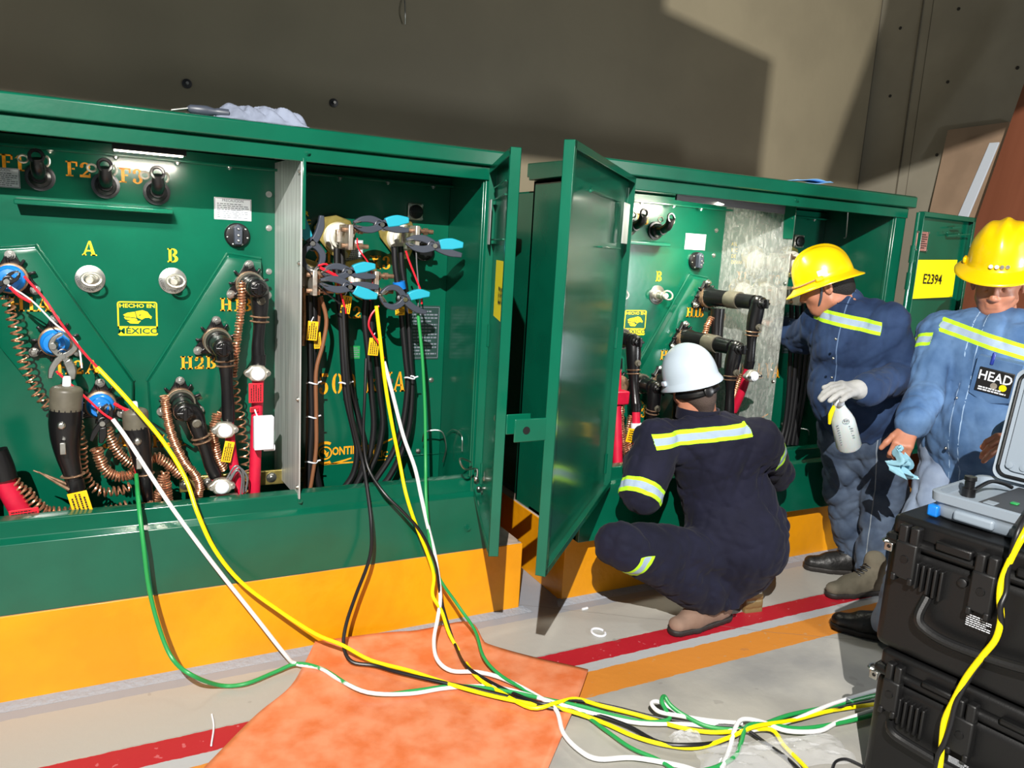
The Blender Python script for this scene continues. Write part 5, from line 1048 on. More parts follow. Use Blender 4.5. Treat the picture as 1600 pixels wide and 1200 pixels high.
def sdfobj(name, sdf, h, mats, parent, post=None, matfn=None, attr=None, smooth=1, label=None):
    pts, quads = sdf.mesh(h, post)
    if len(pts) == 0: return None
    # drop loose specks
    me = bpy.data.meshes.new(name); org = WORG[parent.name]
    me.from_pydata(((pts-org)*K).tolist(), [], quads[:, ::-1].tolist())
    for m_ in (mats if isinstance(mats, (list, tuple)) else [mats]): me.materials.append(m_)
    me.polygons.foreach_set('use_smooth', [True]*len(me.polygons))
    if matfn is not None:
        c = pts[quads].mean(1); me.polygons.foreach_set('material_index', matfn(c).astype(np.int32))
    if attr is not None:
        for an, fn in attr.items():
            a = me.attributes.new(an, 'FLOAT', 'POINT'); a.data.foreach_set('value', fn(pts).astype(np.float32))
    o = bpy.data.objects.new(name, me); COL.objects.link(o); o.parent = parent; WORG[o.name] = org
    if smooth:
        m = o.modifiers.new('smooth', 'SMOOTH'); m.factor = .5; m.iterations = smooth
    if label: o['label'] = label
    return o
# materials for cloth with reflective bands (attribute 'band' = distance in metres from the band's centre line)
def cloth(name, col, rough=.85, band=False, weave=500, var=.1, fade=None, bump=.25, stitch=None, seam=None):
    m = bpy.data.materials.new(name); m.use_nodes = True; nt = m.node_tree; N = nt.nodes; L = nt.links; p = N['Principled BSDF']; p.inputs['Roughness'].default_value = rough
    p.inputs['Sheen Weight'].default_value = .03; p.inputs['Specular IOR Level'].default_value = .25
    tc = N.new('ShaderNodeTexCoord'); n = N.new('ShaderNodeTexNoise'); n.inputs['Scale'].default_value = 9; n.inputs['Detail'].default_value = 7; L.new(tc.outputs['Object'], n.inputs[0])
    cr = N.new('ShaderNodeValToRGB'); c = srgb(col); c2 = srgb(fade) if fade else tuple(min(1, x*(1+var)) for x in c[:3])+(1,)
    cr.color_ramp.elements[0].color = tuple(x*(1-var) for x in c[:3])+(1,); cr.color_ramp.elements[1].color = c2; cr.color_ramp.elements[0].position = .35; cr.color_ramp.elements[1].position = .68
    L.new(n.outputs[0], cr.inputs[0]); out = cr.outputs[0]
    def mth(op, a, b=None):
        q = N.new('ShaderNodeMath'); q.operation = op
        for i, x in enumerate((a, b)):
            if x is None: continue
            if hasattr(x, 'links'): L.new(x, q.inputs[i])
            else: q.inputs[i].default_value = x
        return q.outputs[0]
    def mx(f, a, b):
        q = N.new('ShaderNodeMix'); q.data_type = 'RGBA'; L.new(f, q.inputs[0])
        for i, x in ((6, a), (7, b)):
            if hasattr(x, 'links'): L.new(x, q.inputs[i])
            else: q.inputs[i].default_value = x
        return q.outputs[2]
    if stitch:
        at_ = N.new('ShaderNodeAttribute'); at_.attribute_name = 'seam'; ab = mth('ABSOLUTE', at_.outputs['Fac'])
        out = mx(mth('LESS_THAN', ab, .0022), out, srgb(stitch))
    if band:
        at_ = N.new('ShaderNodeAttribute'); at_.attribute_name = 'band'; ab = mth('ABSOLUTE', at_.outputs['Fac'])
        out = mx(mth('LESS_THAN', ab, .027), out, srgb((178, 232, 40))); out = mx(mth('LESS_THAN', ab, .0125), out, srgb((150, 168, 188)))
    L.new(out, p.inputs['Base Color'])
    w_ = N.new('ShaderNodeTexNoise'); w_.inputs['Scale'].default_value = weave; L.new(tc.outputs['Object'], w_.inputs[0]); w2 = N.new('ShaderNodeTexNoise'); w2.inputs['Scale'].default_value = 28; w2.inputs['Detail'].default_value = 4; w2.inputs['Distortion'].default_value = .8; L.new(tc.outputs['Object'], w2.inputs[0])
    hsum = mth('ADD', mth('MULTIPLY', w_.outputs[0], .12), w2.outputs[0])
    b = N.new('ShaderNodeBump'); b.inputs['Strength'].default_value = bump; b.inputs['Distance'].default_value = .006; L.new(hsum, b.inputs['Height']); L.new(b.outputs[0], p.inputs['Normal'])
    return m
def skinmat(name, col):
    m = mat(name, col, .5, var=.06, vscale=30, bump=.05, bscale=200); p = m.node_tree.nodes['Principled BSDF']
    p.inputs['Subsurface Weight'].default_value = .12; p.inputs['Subsurface Radius'].default_value = (.02, .008, .004); p.inputs['Subsurface Scale'].default_value = .3; return m
M['skin'] = skinmat('skin', (178, 118, 92)); M['hair'] = mat('short_black_hair', (20, 16, 15), .7, bump=.6, bscale=260); M['hairg'] = mat('close_cropped_hair', (72, 58, 52), .8, bump=.5, bscale=300)
M['lips'] = mat('lips', (150, 88, 78), .5)
M['helmy'] = mat('yellow_helmet_shell', (238, 196, 0), .3, coat=.4, bump=.01); M['helmw'] = mat('white_helmet_shell', (186, 198, 212), .3, coat=.4, bump=.01)
M['denim'] = cloth('blue_denim', (64, 96, 138), band=True, fade=(94, 126, 166), stitch=(150, 176, 206)); M['denimd'] = cloth('dark_blue_denim', (28, 46, 78), band=True, fade=(41, 61, 95), stitch=(90, 112, 146))
M['jeans'] = cloth('faded_jeans', (54, 68, 90), fade=(82, 96, 116), stitch=(130, 140, 150)); M['jeansl'] = cloth('pale_jeans', (116, 132, 158), fade=(140, 154, 176)); M['navy'] = cloth('navy_coverall', (15, 16, 34), band=True, fade=(21, 22, 42))
M['glove'] = cloth('grey_work_glove', (150, 150, 150), fade=(170, 170, 168), bump=.4); M['suede'] = cloth('tan_suede', (122, 98, 84), fade=(138, 114, 100)); M['sole'] = mat('boot_sole', (34, 30, 28), .6, bump=.2); M['bootg'] = cloth('olive_grey_boot', (84, 80, 68), fade=(110, 104, 90)); M['bootb'] = mat('black_boot_leather', (26, 26, 26), .45, bump=.3, bscale=60)
M['denimp'] = cloth('blue_denim_plain', (64, 96, 138), fade=(94, 126, 166)); M['denimdp'] = cloth('dark_denim_plain', (28, 46, 78), fade=(41, 61, 95)); M['navyp'] = cloth('navy_plain', (15, 16, 34), fade=(21, 22, 42))
def frame(fwd, up=(0, 0, 1)):
    f = nrm(fwd); r = nrm(np.cross(f, up)); return np.stack([r, f, np.cross(r, f)], 1)       # columns: right, forward, up
def head(s, c, F, sc=H):
    """c: centre of the skull, F: frame; adds head, face, ears"""
    W = lambda x, y, z: V(c)+F @ V((x, y, z))*sc
    s.ell(W(0, -.008, .03), V((.076, .096, .088))*sc, F, .02*sc)
    s.ell(W(0, .03, -.03), V((.063, .070, .075))*sc, F, .03*sc)
    s.cone(W(0, .062, -.088), W(0, .070, -.083), .022*sc, .020*sc, .03*sc)                  # chin
    for x in (-1, 1):
        s.cone(W(x*.052, .0, -.062), W(x*.018, .060, -.090), .018*sc, .018*sc, .03*sc)      # jaw
        s.ell(W(x*.040, .062, -.028), V((.020, .018, .018))*sc, F, .02*sc)                  # cheek
        s.cone(W(x*.012, .088, .022), W(x*.044, .074, .022), .009*sc, .008*sc, .012*sc)     # brow
        s.ell(W(x*.031, .084, .004), V((.0125, .010, .010))*sc, F, .006*sc, op=1)           # socket
        s.ell(W(x*.031, .076, .004), V((.0125, .012, .0115))*sc, F, .003*sc)                # eyeball and lid
        s.ell(W(x*.080, -.004, -.006), V((.008, .018, .031))*sc, F, .008*sc)                # ear
        s.cone(W(x*.086, -.016, .014), W(x*.086, -.010, -.022), .006*sc, .005*sc, .006*sc); s.ell(W(x*.088, .002, -.006), V((.004, .008, .012))*sc, F, .003*sc, op=1)
        s.ell(W(x*.011, .100, -.032), V((.009, .010, .007))*sc, F, .006*sc)                 # nostril wing
    s.cone(W(0, .090, .012), W(0, .108, -.022), .008*sc, .0115*sc, .010*sc); s.ell(W(0, .110, -.027), V((.0125, .011, .010))*sc, F, .006*sc)
    s.cone(W(-.016, .092, -.053), W(.016, .092, -.053), .0065*sc, None, .006*sc); s.cone(W(-.014, .090, -.064), W(.014, .090, -.064), .0075*sc, None, .006*sc)
    s.cone(W(-.022, .101, -.0585), W(.022, .101, -.0585), .002*sc, None, .003*sc, op=1)
    return W
def hand(s, wrist, F, sc=H, curl=(.3, .35, .4, .45), spread=.12, thumb=(.6, .5), side=1, r=1.0):
    """F columns: across the palm (towards the thumb = +x*side), along the fingers, out of the back of the hand"""
    W = lambda x, y, z: V(wrist)+F @ V((x*side, y, z))*sc
    s.cone(W(0, -.04, 0), W(0, .01, 0), .026*sc*r, .027*sc*r, .01, flat=(F[:, 2], .8))
    for x, l in ((.026, .082), (.009, .086), (-.008, .083), (-.024, .076)): s.cone(W(x*.7, .012, 0), W(x, l, 0), .0145*sc*r, .0125*sc*r, .012*sc)
    ends = []
    for i, (x, y0, L1) in enumerate(((.027, .084, .100), (.009, .088, .110), (-.009, .085, .102), (-.026, .078, .082))):
        c = curl[i]; p = V((x, y0, 0)); sp = spread*(1.5-i)/1.5; ang = 0.0; pts = [W(*p)]
        for seg, f in ((.44, .8), (.31, 1.2), (.25, .9)):
            ang += c*f*1.15; d = V((math.sin(sp)*math.cos(ang), math.cos(sp)*math.cos(ang), -math.sin(ang))); p = p+d*L1*seg; pts.append(W(*p))
        s.chain(pts, [.0105*sc*r, .0095*sc*r, .0088*sc*r, .0078*sc*r], .004*sc); ends.append(pts[-1])
    a, b = thumb; p = V((.024, .018, -.006)); pts = [W(*p)]
    for Lt, q in ((.042, 0), (.034, b*.6), (.028, b)):
        d = V((math.sin(a)*math.cos(q*.5), math.cos(a), -math.sin(q)*.9)); d = d/np.linalg.norm(d); p = p+d*Lt; pts.append(W(*p))
    s.chain(pts, [.0165*sc*r, .0125*sc*r, .0115*sc*r, .0095*sc*r], .006*sc)
    return ends
def helmet(t, c, F, m, full=True, sc=H, crest=True, front=.035, label=None):
    """dome with ridges and a brim; F columns right, forward, up"""
    W = lambda x, y, z: V(c)+F @ V((x, y, z))*sc
    mb = MB(); n = 56; rs = []
    A, Bx, Hh = .140, .116, .155
    for j in range(15):
        ph = (j/14)*math.pi/2; ring = []
        for k in range(n):
            th = 2*math.pi*k/n; cx, cy = math.sin(th), math.cos(th)
            rr = math.sin(ph)**.86; x, y, z = Bx*rr*cx, A*rr*cy, Hh*math.cos(ph)**.9
            cr_ = 0
            if crest:
                cr_ = .012*math.exp(-(x/.018)**2)*min(1, max(0, (z-.02)/.05))
                if abs(cy) < .98: cr_ += .009*max(0, math.cos((abs(x)-.055)/.02*1.2) if abs(abs(x)-.055) < .024 else 0)*max(0, min(1, (z-.05)/.04))*(1 if y < .08 else .3)
            else: cr_ = .005*math.exp(-(x/.03)**2)*min(1, max(0, (z-.02)/.05))
            ring.append(W(x, y, z+cr_))
        rs.append(ring)
    rs[0] = [W(1e-4*math.sin(2*math.pi*k/n), 1e-4*math.cos(2*math.pi*k/n), Hh+(.012 if crest else .005)) for k in range(n)]
    def brim(k):
        cy = math.cos(2*math.pi*k/n); return (.040+front*.6*max(0, cy)**2) if full else (.010+.045*max(0, cy)**3+.008*max(0, -cy)**2)
    for dz_, f_ in ((-.004, .10), (-.010, .45), (-.020, .85), (-.025, 1.0), (-.030, 1.0), (-.028, .92), (-.014, .40), (-.006, -.04), (.02, -.06)):
        rs.append([W((Bx+brim(k)*f_)*math.sin(2*math.pi*k/n), (A+brim(k)*f_)*math.cos(2*math.pi*k/n), dz_-.010*abs(math.cos(2*math.pi*k/n))**2*(f_ > .2)) for k in range(n)])
    h = obj('hard_hat', mb.rings(rs, cap=False), m, t, smooth=60, label=label)
    for sx in (-1, 1):
        obj('side_lug', MB().obox(W(sx*(Bx+.004), .02, .008), F[:, 1]*.018*sc, F[:, 0]*.007*sc, F[:, 2]*.012*sc), m, h, bevel=.006)
    return h, W
def rr(*a): return [x*H for x in a]
def limb_band(defs):
    """defs: (axis point, axis direction, reach, side test) -> attribute function"""
    def f(P):
        out = np.full(len(P), .07)
        for (p, ax, reach, test) in defs:
            q = (P-p) @ ax; rad = np.linalg.norm(P-p-q[:, None]*ax, axis=1); m = (rad < reach) & (np.abs(q) < .06)
            if test is not None: m &= test(P)
            out = np.where(m, np.minimum(np.abs(q), out), out)
        return out*K
    return f
def boot(t, ankle, toe, m, msole, hgt=.13, name='boot', r=1.0, up_=None, label=None):
    a, b = V(ankle), V(toe); d = b-a; d[2] = 0 if up_ is None else d[2]; d = nrm(d); n_ = UP if up_ is None else nrm(up_); L_ = .19*H*r; sd = nrm(np.cross(d, n_))
    base = a-n_*(.085*H)                                          # sole level under the ankle
    s = SDF(); heel = base-d*.055*H+n_*.045*H; ball = base+d*.12*H+n_*.036*H; tip = base+d*.20*H+n_*.034*H
    s.cone(heel, ball, .040*H, .042*H, .02).cone(ball, tip, .043*H, .034*H, .02, flat=(n_, .85)); s.cone(a-d*.012*H-n_*.02*H, a-d*.01*H+n_*hgt*.5*H, .048*H, .046*H, .03); s.cone(a+d*.03*H-n_*.01*H, ball+n_*.015*H, .038*H, .034*H, .03)
    s.plane(base+n_*.012*H, -n_); fn = fold_noise(5, .0015*H, (20, 40))
    o = sdfobj(name, s, .0062, m, t, post=lambda P, dd: dd+fn(P), smooth=1, label=label)
    s = SDF(); s.cone(heel-n_*.03*H, ball-n_*.022*H, .044*H, .047*H, .01).cone(ball-n_*.022*H, tip-n_*.02*H, .047*H, .037*H, .01); s.plane(base+n_*.022*H, n_); s.plane(base-n_*.004*H, -n_)
    for i in range(9):
        c = base+d*(-.08+i*.037)*H; s.cone(c-sd*.06*H-n_*.006*H, c+sd*.06*H-n_*.006*H, .0055*H, None, .001, op=1)
    so = sdfobj('sole', s, .0055, msole, o, smooth=1)
    mb = MB()
    for i in range(5):
        c = a+d*(.018+.016*i)*H+n_*(.052-.011*i)*H; mb.tube([c-sd*.022*H, c+n_*.005*H+d*.004, c+sd*.022*H], .0032, 6)
        mb.tube([c-sd*.022*H, c+d*.016*H-n_*.004*H+n_*.004, c+d*.016*H-n_*.011*H+sd*.022*H], .0028, 6)
    obj('laces', mb, M['black'], o)
    return o
# ============================================================ crouching worker
t = thing('person', at(1120, 900, Y=2.38)*V((1, 1, 0)), 'person crouching in navy coverall and white helmet, seen from behind', 'person')
sh_l, el_l, wr_l = at(1026, 692, Y=2.50), at(1002, 768, Y=2.42), at(996, 722, Y=2.72)
sh_r, el_r, wr_r = at(1184, 692, Y=2.38), at(1212, 738, Y=2.52), at(1180, 700, Y=2.80)
pel, wai, che, neck, hd = at(1152, 850, Y=2.38), at(1140, 790, Y=2.43), at(1112, 715, Y=2.48), at(1090, 648, Y=2.53), at(1083, 606, Y=2.56)
hip_l, kn_l, an_l = at(1132, 868, Y=2.42), at(968, 852, Y=2.36), V((2.315, 2.37, .125))
hip_r, kn_r, an_r = at(1172, 850, Y=2.38), at(1200, 815, Y=2.56), at(1158, 925, Y=2.47)
fw = nrm((.32, .95, -.05)); rt = nrm(np.cross(fw, UP))
F = frame((.22, .92, -.20), nrm(UP-rt*.30)); Fs = np.stack([F[:, 0], F[:, 1], F[:, 2]], 1)
s = SDF(); head(s, hd, F); s.cone(neck, hd-F[:, 2]*.05*H-F[:, 1]*.02*H, .060*H, .056*H, .03)
s.chain([neck, che, wai, pel], rr(.06, .12, .12, .13), .05, flat=(fw, .7)); s.chain([sh_l, el_l, wr_l], rr(.05, .04, .03)); s.chain([sh_r, el_r, wr_r], rr(.05, .04, .03)); s.cone(sh_l, sh_r, .06*H)
s.chain([hip_l, kn_l, an_l], rr(.08, .055, .04)); s.chain([hip_r, kn_r, an_r], rr(.08, .055, .04))
for wr, el, sd_ in ((wr_l, el_l, -1), (wr_r, el_r, 1)):
    d = nrm(wr-el); hf = np.stack([nrm(np.cross(d, UP)), d, nrm(np.cross(nrm(np.cross(d, UP)), d))], 1); hand(s, wr+d*.02, hf, side=-sd_, curl=(.5, .6, .65, .7))
sdfobj('body', s, .0052, M['skin'], t, smooth=1)
s = SDF(); s.chain([che+nrm(neck-che)*.02, wai, pel], rr(.165, .150, .178), .09, flat=(fw, .66)); s.cone(pel+V((0, -.02, .0)), pel+V((0, .0, -.06)), .178*H, .155*H, .06, flat=(fw, .8))
s.cone(sh_l, sh_r, .088*H, None, .06, flat=(fw, .85)); s.cone(neck-UP*.02, che, .085*H, .13*H, .05)
s.chain([sh_l, el_l, wr_l], rr(.088, .070, .052), .012); s.chain([sh_r, el_r, wr_r], rr(.086, .070, .052), .02)
s.chain([hip_l, kn_l, an_l+UP*.0], rr(.115, .078, .088), .025); s.chain([hip_r, kn_r, an_r], rr(.115, .08, .074), .025); s.cone(an_l+nrm(kn_l-an_l)*.10+V((.02,0,0)), an_l-UP*.01+V((.02,0,0)), .080*H, .088*H, .02)
s.cone(sh_l*.5+el_l*.5, el_l, .080*H, .078*H, .02); s.cone(neck-fw*.0, neck+UP*.005, .072*H, .070*H, .015)                                   # collar
s.cone(hd-F[:, 2]*.02, hd+F[:, 2]*.1, .14*H, None, .01, op=1); s.cone(neck+UP*.015, hd, .062*H, .062*H, .004, op=1)
f1 = fold_noise(3, .010*H, (5, 10), 6); f2 = fold_noise(4, .005*H, (10, 19), 5)
s.plane(V((2.20, 2.37, .085)), nrm((.15, 0, -1)))
bl, br = at(1050, 702, Y=2.28), at(1203, 679, Y=2.22); bd = nrm(br-bl); bn = nrm(np.cross(bd, fw)); bn = bn if bn[2] > 0 else -bn
ua = nrm(el_l-sh_l); ub = nrm(el_r-sh_r); lg = nrm(an_l-kn_l)
def testback(P): return ((P-che) @ fw < -.01) & ((P-bl) @ bd > .0) & ((P-bl) @ bd < np.linalg.norm(br-bl))
bands = limb_band([((bl+br)/2, bn, .6, testback), (sh_l+ua*.235, ua, .15, lambda P: (P-che) @ rt < -.17), (sh_r+ub*.10, ub, .15, lambda P: (P-che) @ rt > .285), (kn_l+lg*.075, lg, .16, lambda P: (np.linalg.norm(np.cross(P-kn_l, nrm(hip_l-kn_l)), axis=1) > .072*H) & (P[:, 2] < kn_l[2]-.02))])
cov = sdfobj('coverall', s, .0072, M['navy'], t, post=lambda P, d: d+f1(P)+f2(P), attr={'band': bands})
solidb = boot(t, V((2.315, 2.37, .10)), V((2.0, 2.335, .05)), M['suede'], M['sole'], r=1.28)
boot(t, an_r+V((.01, .0, -.04)), an_r+V((.02, .0, -.4)), M['suede'], mat('worn_tan_sole', (112, 94, 58), .4), up_=(.15, .98, .05))
h, W = helmet(t, hd+F[:, 2]*.040*H-F[:, 1]*.002, F, M['helmw'], full=False, crest=False, sc=H*.90)
obj('helmet_suspension', MB().tube([W(.088*math.sin(a), .108*math.cos(a), -.052-.014*abs(math.cos(a))) for a in np.linspace(1.75, 4.55, 18)], .019, 10, 0), M['dark'], h)
obj('ratchet_knob', MB().lathe(W(0, -.122, -.062), -F[:, 1], [(0, .022), (.012, .022), (.014, .018)], 16), M['dark'], h)
s = SDF(); Wh = lambda x, y, z: hd+F @ V((x, y, z))*H; s.ell(Wh(0, -.028, .012), V((.079, .083, .084))*H, F, .02); s.cone(Wh(0, -.062, -.05), Wh(0, -.05, -.075), .046*H, .040*H, .03); s.plane(Wh(0, .02, 0), F[:, 1]); s.plane(Wh(0, 0, .03), F[:, 2]); sdfobj('hair', s, .006, M['hairg'], t, smooth=2)
obj('collar', MB().rings([[neck+UP*(.012+.018*z_)+frame((.32, .95, 0)) @ V((math.cos(a)*(.076+.008*k_)*H, math.sin(a)*(.076+.008*k_)*H, 0)) for a in np.linspace(-4.0, .86, 22)] for z_, k_ in ((-1.6, 0), (1.1, 0), (1.1, 1), (-1.6, 1.3))], cap=False), M['navyp'], t, smooth=60)
# ============================================================ middle worker, bending into the cabinet
t = thing('person', at(1340, 890, Z=0), 'person in dark denim shirt and yellow helmet leaning into the right cabinet', 'person')
fw = nrm((-.92, -.38, 0)); rt = nrm(np.cross(fw, UP))
neck, che, wai, pel = at(1322, 476, Y=2.52), at(1334, 540, Y=2.47), at(1342, 610, Y=2.47), at(1350, 668, Y=2.47)
sh_l, el_l, wr_l = at(1386, 508, Y=2.33), at(1408, 588, Y=2.27), at(1352, 609, Y=2.14)
sh_r, el_r, wr_r = at(1283, 505, Y=2.66), at(1252, 530, Y=2.84), at(1222, 512, Y=2.98)
hip_l, kn_l, an_l = at(1377, 680, Y=2.40), at(1382, 775, Y=2.38), at(1368, 880, Z=.13)
hip_r, kn_r, an_r = at(1325, 680, Y=2.55), at(1322, 772, Y=2.58), at(1338, 856, Z=.13)
hf = nrm((-.60, .66, -.40)); F = frame(hf, nrm((.0, .0, 1))); hd = at(1291, 447, Y=2.58)
s = SDF(); head(s, hd, F); s.cone(neck, hd-F[:, 2]*.055*H-F[:, 1]*.02*H, .062*H, .056*H, .03)
s.chain([neck-UP*.03, che, wai, pel], rr(.045, .12, .13, .12), .05, flat=(fw, .7)); s.cone(sh_l, sh_r, .045*H); s.chain([sh_l, el_l, wr_l], rr(.045, .04, .029)); s.chain([sh_r, el_r, wr_r], rr(.05, .04, .029))
s.chain([hip_l, kn_l, an_l], rr(.08, .055, .04)); s.chain([hip_r, kn_r, an_r], rr(.08, .055, .04))
d = nrm(wr_r-el_r); x_ = nrm(np.cross(d, UP)); hand(s, wr_r+d*.02, np.stack([x_, d, np.cross(x_, d)], 1), side=-1, curl=(.5, .6, .65, .7))
s.cone(wr_l, wr_l+(wr_l-el_l)*.12, .028*H, .026*H)
sdfobj('body', s, .0055, M['skin'], t, smooth=1)
s = SDF(); s.chain([che+UP*.02, wai, pel+UP*.02], rr(.178, .180, .178), .08, flat=(fw, .76)); s.ell(wai+fw*.05, rr(.15, .13, .16), frame(fw), .08); s.cone(sh_l, sh_r, .088*H, None, .06); s.cone(neck-UP*.07, che, .085*H, .14*H, .05)
s.chain([sh_l, el_l, wr_l], rr(.088, .070, .052), .010); s.chain([sh_r, el_r, wr_r], rr(.088, .070, .053), .02); s.cone(wr_l-(wr_l-el_l)*.18, wr_l, .060*H, .058*H, .006)
s.cone(neck-UP*.04, neck-UP*.01-fw*.01, .076*H, .078*H, .012)
s.plane(pel-UP*.055+fw*.0, nrm(-UP-rt*.12)); s.cone(neck-UP*.02, hd, .066*H, .064*H, .004, op=1); s.cone(neck+fw*.10+UP*.06, neck+fw*.13-UP*.05, .04*H, .012*H, .01, op=1)
f1 = fold_noise(13, .010*H, (4, 9), 6); f2 = fold_noise(14, .0055*H, (10, 20), 5)
bl, br = at(1281, 500, Y=2.40), at(1360, 512, Y=2.30); bc = (bl+br)/2; ua = nrm(el_l-sh_l)
tst = lambda P: ((P-che) @ fw > .03) & ((P-che) @ rt < .19) & ((P-che) @ rt > -.15)
bz = nrm(np.cross(nrm(br-bl), fw)); bz = bz if bz[2] > 0 else -bz
bands = limb_band([(bc, bz, .6, tst), (sh_l+ua*.0, nrm(sh_l-sh_r), .14, lambda P: (P-che) @ fw < -.04)])
seam = lambda P: np.where(((P-che) @ fw > 0), ((P-che) @ rt-.025)*K, .2)
sdfobj('denim_shirt', s, .0075, M['denimd'], t, post=lambda P, d_: d_+f1(P)+f2(P), attr={'band': bands, 'seam': seam})
s = SDF(); s.cone(hip_l+UP*.10, hip_r+UP*.10, .135*H, None, .05); s.cone(hip_l, hip_r, .125*H, None, .05); s.chain([hip_l, kn_l, an_l-UP*.02], rr(.112, .088, .078), .03); s.chain([hip_r, kn_r, an_r-UP*.02], rr(.112, .088, .078), .03)
f3 = fold_noise(23, .013*H, (5, 11), 6, (.6, .6, 1)); s.plane(V((0, 0, .075)), -UP)
sdfobj('jeans', s, .0075, M['jeans'], t, post=lambda P, d_: d_+f3(P)+f2(P), attr={'seam': lambda P: np.where(P[:, 1] < 2.5, ((P-hip_l) @ nrm((-.4, .9, 0))+.02)*K, .2)})
boot(t, at(1362, 897, Z=.10), at(1300, 918, Z=.05), M['bootg'], M['sole'], r=1.22); boot(t, at(1338, 868, Z=.10), at(1272, 876, Z=.05), M['bootb'], M['sole'], r=1.2)
h, W = helmet(t, hd+F[:, 2]*.034*H, F, M['helmy'], full=True, front=.02, sc=H*.89)
obj('sticker', MB().obox(W(-.100, .02, .040) if False else W(.113, -.01, .035), F[:, 1]*.02, F[:, 0]*.003, F[:, 2]*.014), M['wplast'], h) if False else obj('sticker', MB().obox(W(-.116, .0, .030), F[:, 1]*.022, F[:, 0]*.004, F[:, 2]*.015), M['wplast'], h, bevel=.003)
obj('chin_strap', MB().tube([W(-.092, .02, -.02), W(-.084, .035, -.07), W(-.055, .06, -.115), W(0, .07, -.13)], .006, 8), M['dgrey'], h)
obj('elastic_cord', MB().tube([W(.121*math.sin(a), .146*math.cos(a), .006+.004*math.sin(3*a)) for a in np.linspace(-1.3, .4, 14)], .004, 6, 0), mat('tan_elastic', (170, 130, 90), .7), h)
s = SDF(); Wh = lambda x, y, z: hd+F @ V((x, y, z))*H; s.ell(Wh(0, -.030, .012), V((.080, .082, .086))*H, F, .02); s.cone(Wh(0, -.062, -.04), Wh(0, -.055, -.065), .044*H, .034*H, .03); s.plane(Wh(0, -.012, 0), F[:, 1]); s.plane(Wh(0, 0, .05), F[:, 2]); sdfobj('hair', s, .006, M['hair'], t, smooth=1)
obj('shirt_collar', MB().rings([[neck+UP*(-.008+.02*z_)+frame(fw) @ V((math.cos(a)*(.078+.01*z_)*H, math.sin(a)*(.078+.01*z_)*H, 0))-fw*.0 for a in np.linspace(-4.2, 1.06, 22)] for z_ in (-1.4, .9)]+[[neck+UP*(-.008+.02*z_)+frame(fw) @ V((math.cos(a)*(.088+.012*z_)*H, math.sin(a)*(.088+.012*z_)*H, 0)) for a in np.linspace(-4.2, 1.06, 22)] for z_ in (.9, -1.6)], cap=False), M['denimdp'], t, smooth=60)
mb = MB(); gx, gz = [], []
for q in ((1306, 530), (1302, 560), (1300, 590)): p = at(*q, Y=2.33); obj('button', MB().sphere(p, .006, 8, 6), M['steel'], t)
# gloved left hand over the spray bottle
gd = nrm(at(1300, 608, Y=2.12)-wr_l); gx = nrm(np.cross(gd, UP)); gf = np.stack([nrm(np.cross(gd, gx)) , gd, gx], 1)
vd = nrm(wr_l-CAM); gd = nrm(gd-vd*.1); gb = nrm(UP*.7-vd*.65); gx_ = nrm(np.cross(gd, gb)); gb = np.cross(gx_, gd); gf = np.stack([gx_, gd, gb], 1)
s = SDF(); hand(s, wr_l+gd*.05, gf, side=1, r=1.16, curl=(.42, .30, .22, .15), spread=.20, thumb=(.5, 1.0)); s.cone(wr_l-gd*.01, wr_l+gd*.06, .045*H, .036*H, .02)
fg = fold_noise(31, .0015*H, (25, 45)); sdfobj('work_glove', s, .0048, M['glove'], t, post=lambda P, d_: d_+fg(P), smooth=1)
G0, G1 = at(1311, 631, Y=2.13), at(1327, 699, Y=2.13); gd2 = nrm(G1-G0); Lg = np.linalg.norm(G1-G0)
b = thing('spray_bottle', G1, 'translucent white spray bottle held in the grey glove of the middle worker', 'bottle')
wt = bpy.data.materials.new('translucent_white_plastic'); wt.use_nodes = True; pw = wt.node_tree.nodes['Principled BSDF']; pw.inputs['Base Color'].default_value = srgb((190, 199, 200)); pw.inputs['Roughness'].default_value = .3; pw.inputs['Subsurface Weight'].default_value = .4; pw.inputs['Subsurface Scale'].default_value = .02
obj('bottle_body', MB().lathe(G0, gd2, [(-.02, .018), (.0, .020), (.02, .024), (.06, .040), (.085, .047), (Lg*.55, .049), (Lg-.012, .051), (Lg-.002, .046), (Lg, .03)], 28), wt, b)
vs_ = nrm(G0-CAM); lc = G0+gd2*Lg*.66-vs_*.0505; lx = nrm(np.cross(gd2, vs_)); lx = lx if lx[0] > 0 else -lx
mb = MB(); textlines(mb, lc+lx*.008, .045, .07, 6, lx, -gd2, -vs_, th=.001); lq = lc-gd2*.055+lx*.01
for q in _arc(0, 0, .014, .014, 0, 360, .002, 16)+_arc(-.004, .004, .004, .004, 0, 360, .003, 8)+_arc(.005, .003, .004, .004, 0, 360, .003, 8)+_arc(0, -.004, .006, .005, 180, 360, .002, 8): mb.prism([lq+lx*p[0]-gd2*p[1] for p in q], -vs_*.001)
for i in range(9): c = lc-lx*.030-gd2*(.045-i*.012); mb.add([c, c+lx*.009, c+lx*.009+gd2*.004, c+gd2*.004], [(0, 1, 2, 3)])
obj('print', mb, M['greyink'], b, smooth=0)
obj('spray_head', MB().lathe(G0+gd2*.0, -gd2, [(0, .022), (.022, .022), (.026, .016), (.034, .014)], 16), M['wplast'], b); obj('trigger', MB().tube([at(1304, 634, Y=2.14), at(1298, 648, Y=2.15), at(1296, 662, Y=2.16)], [.008, .010, .006], 10), M['yel'], b)
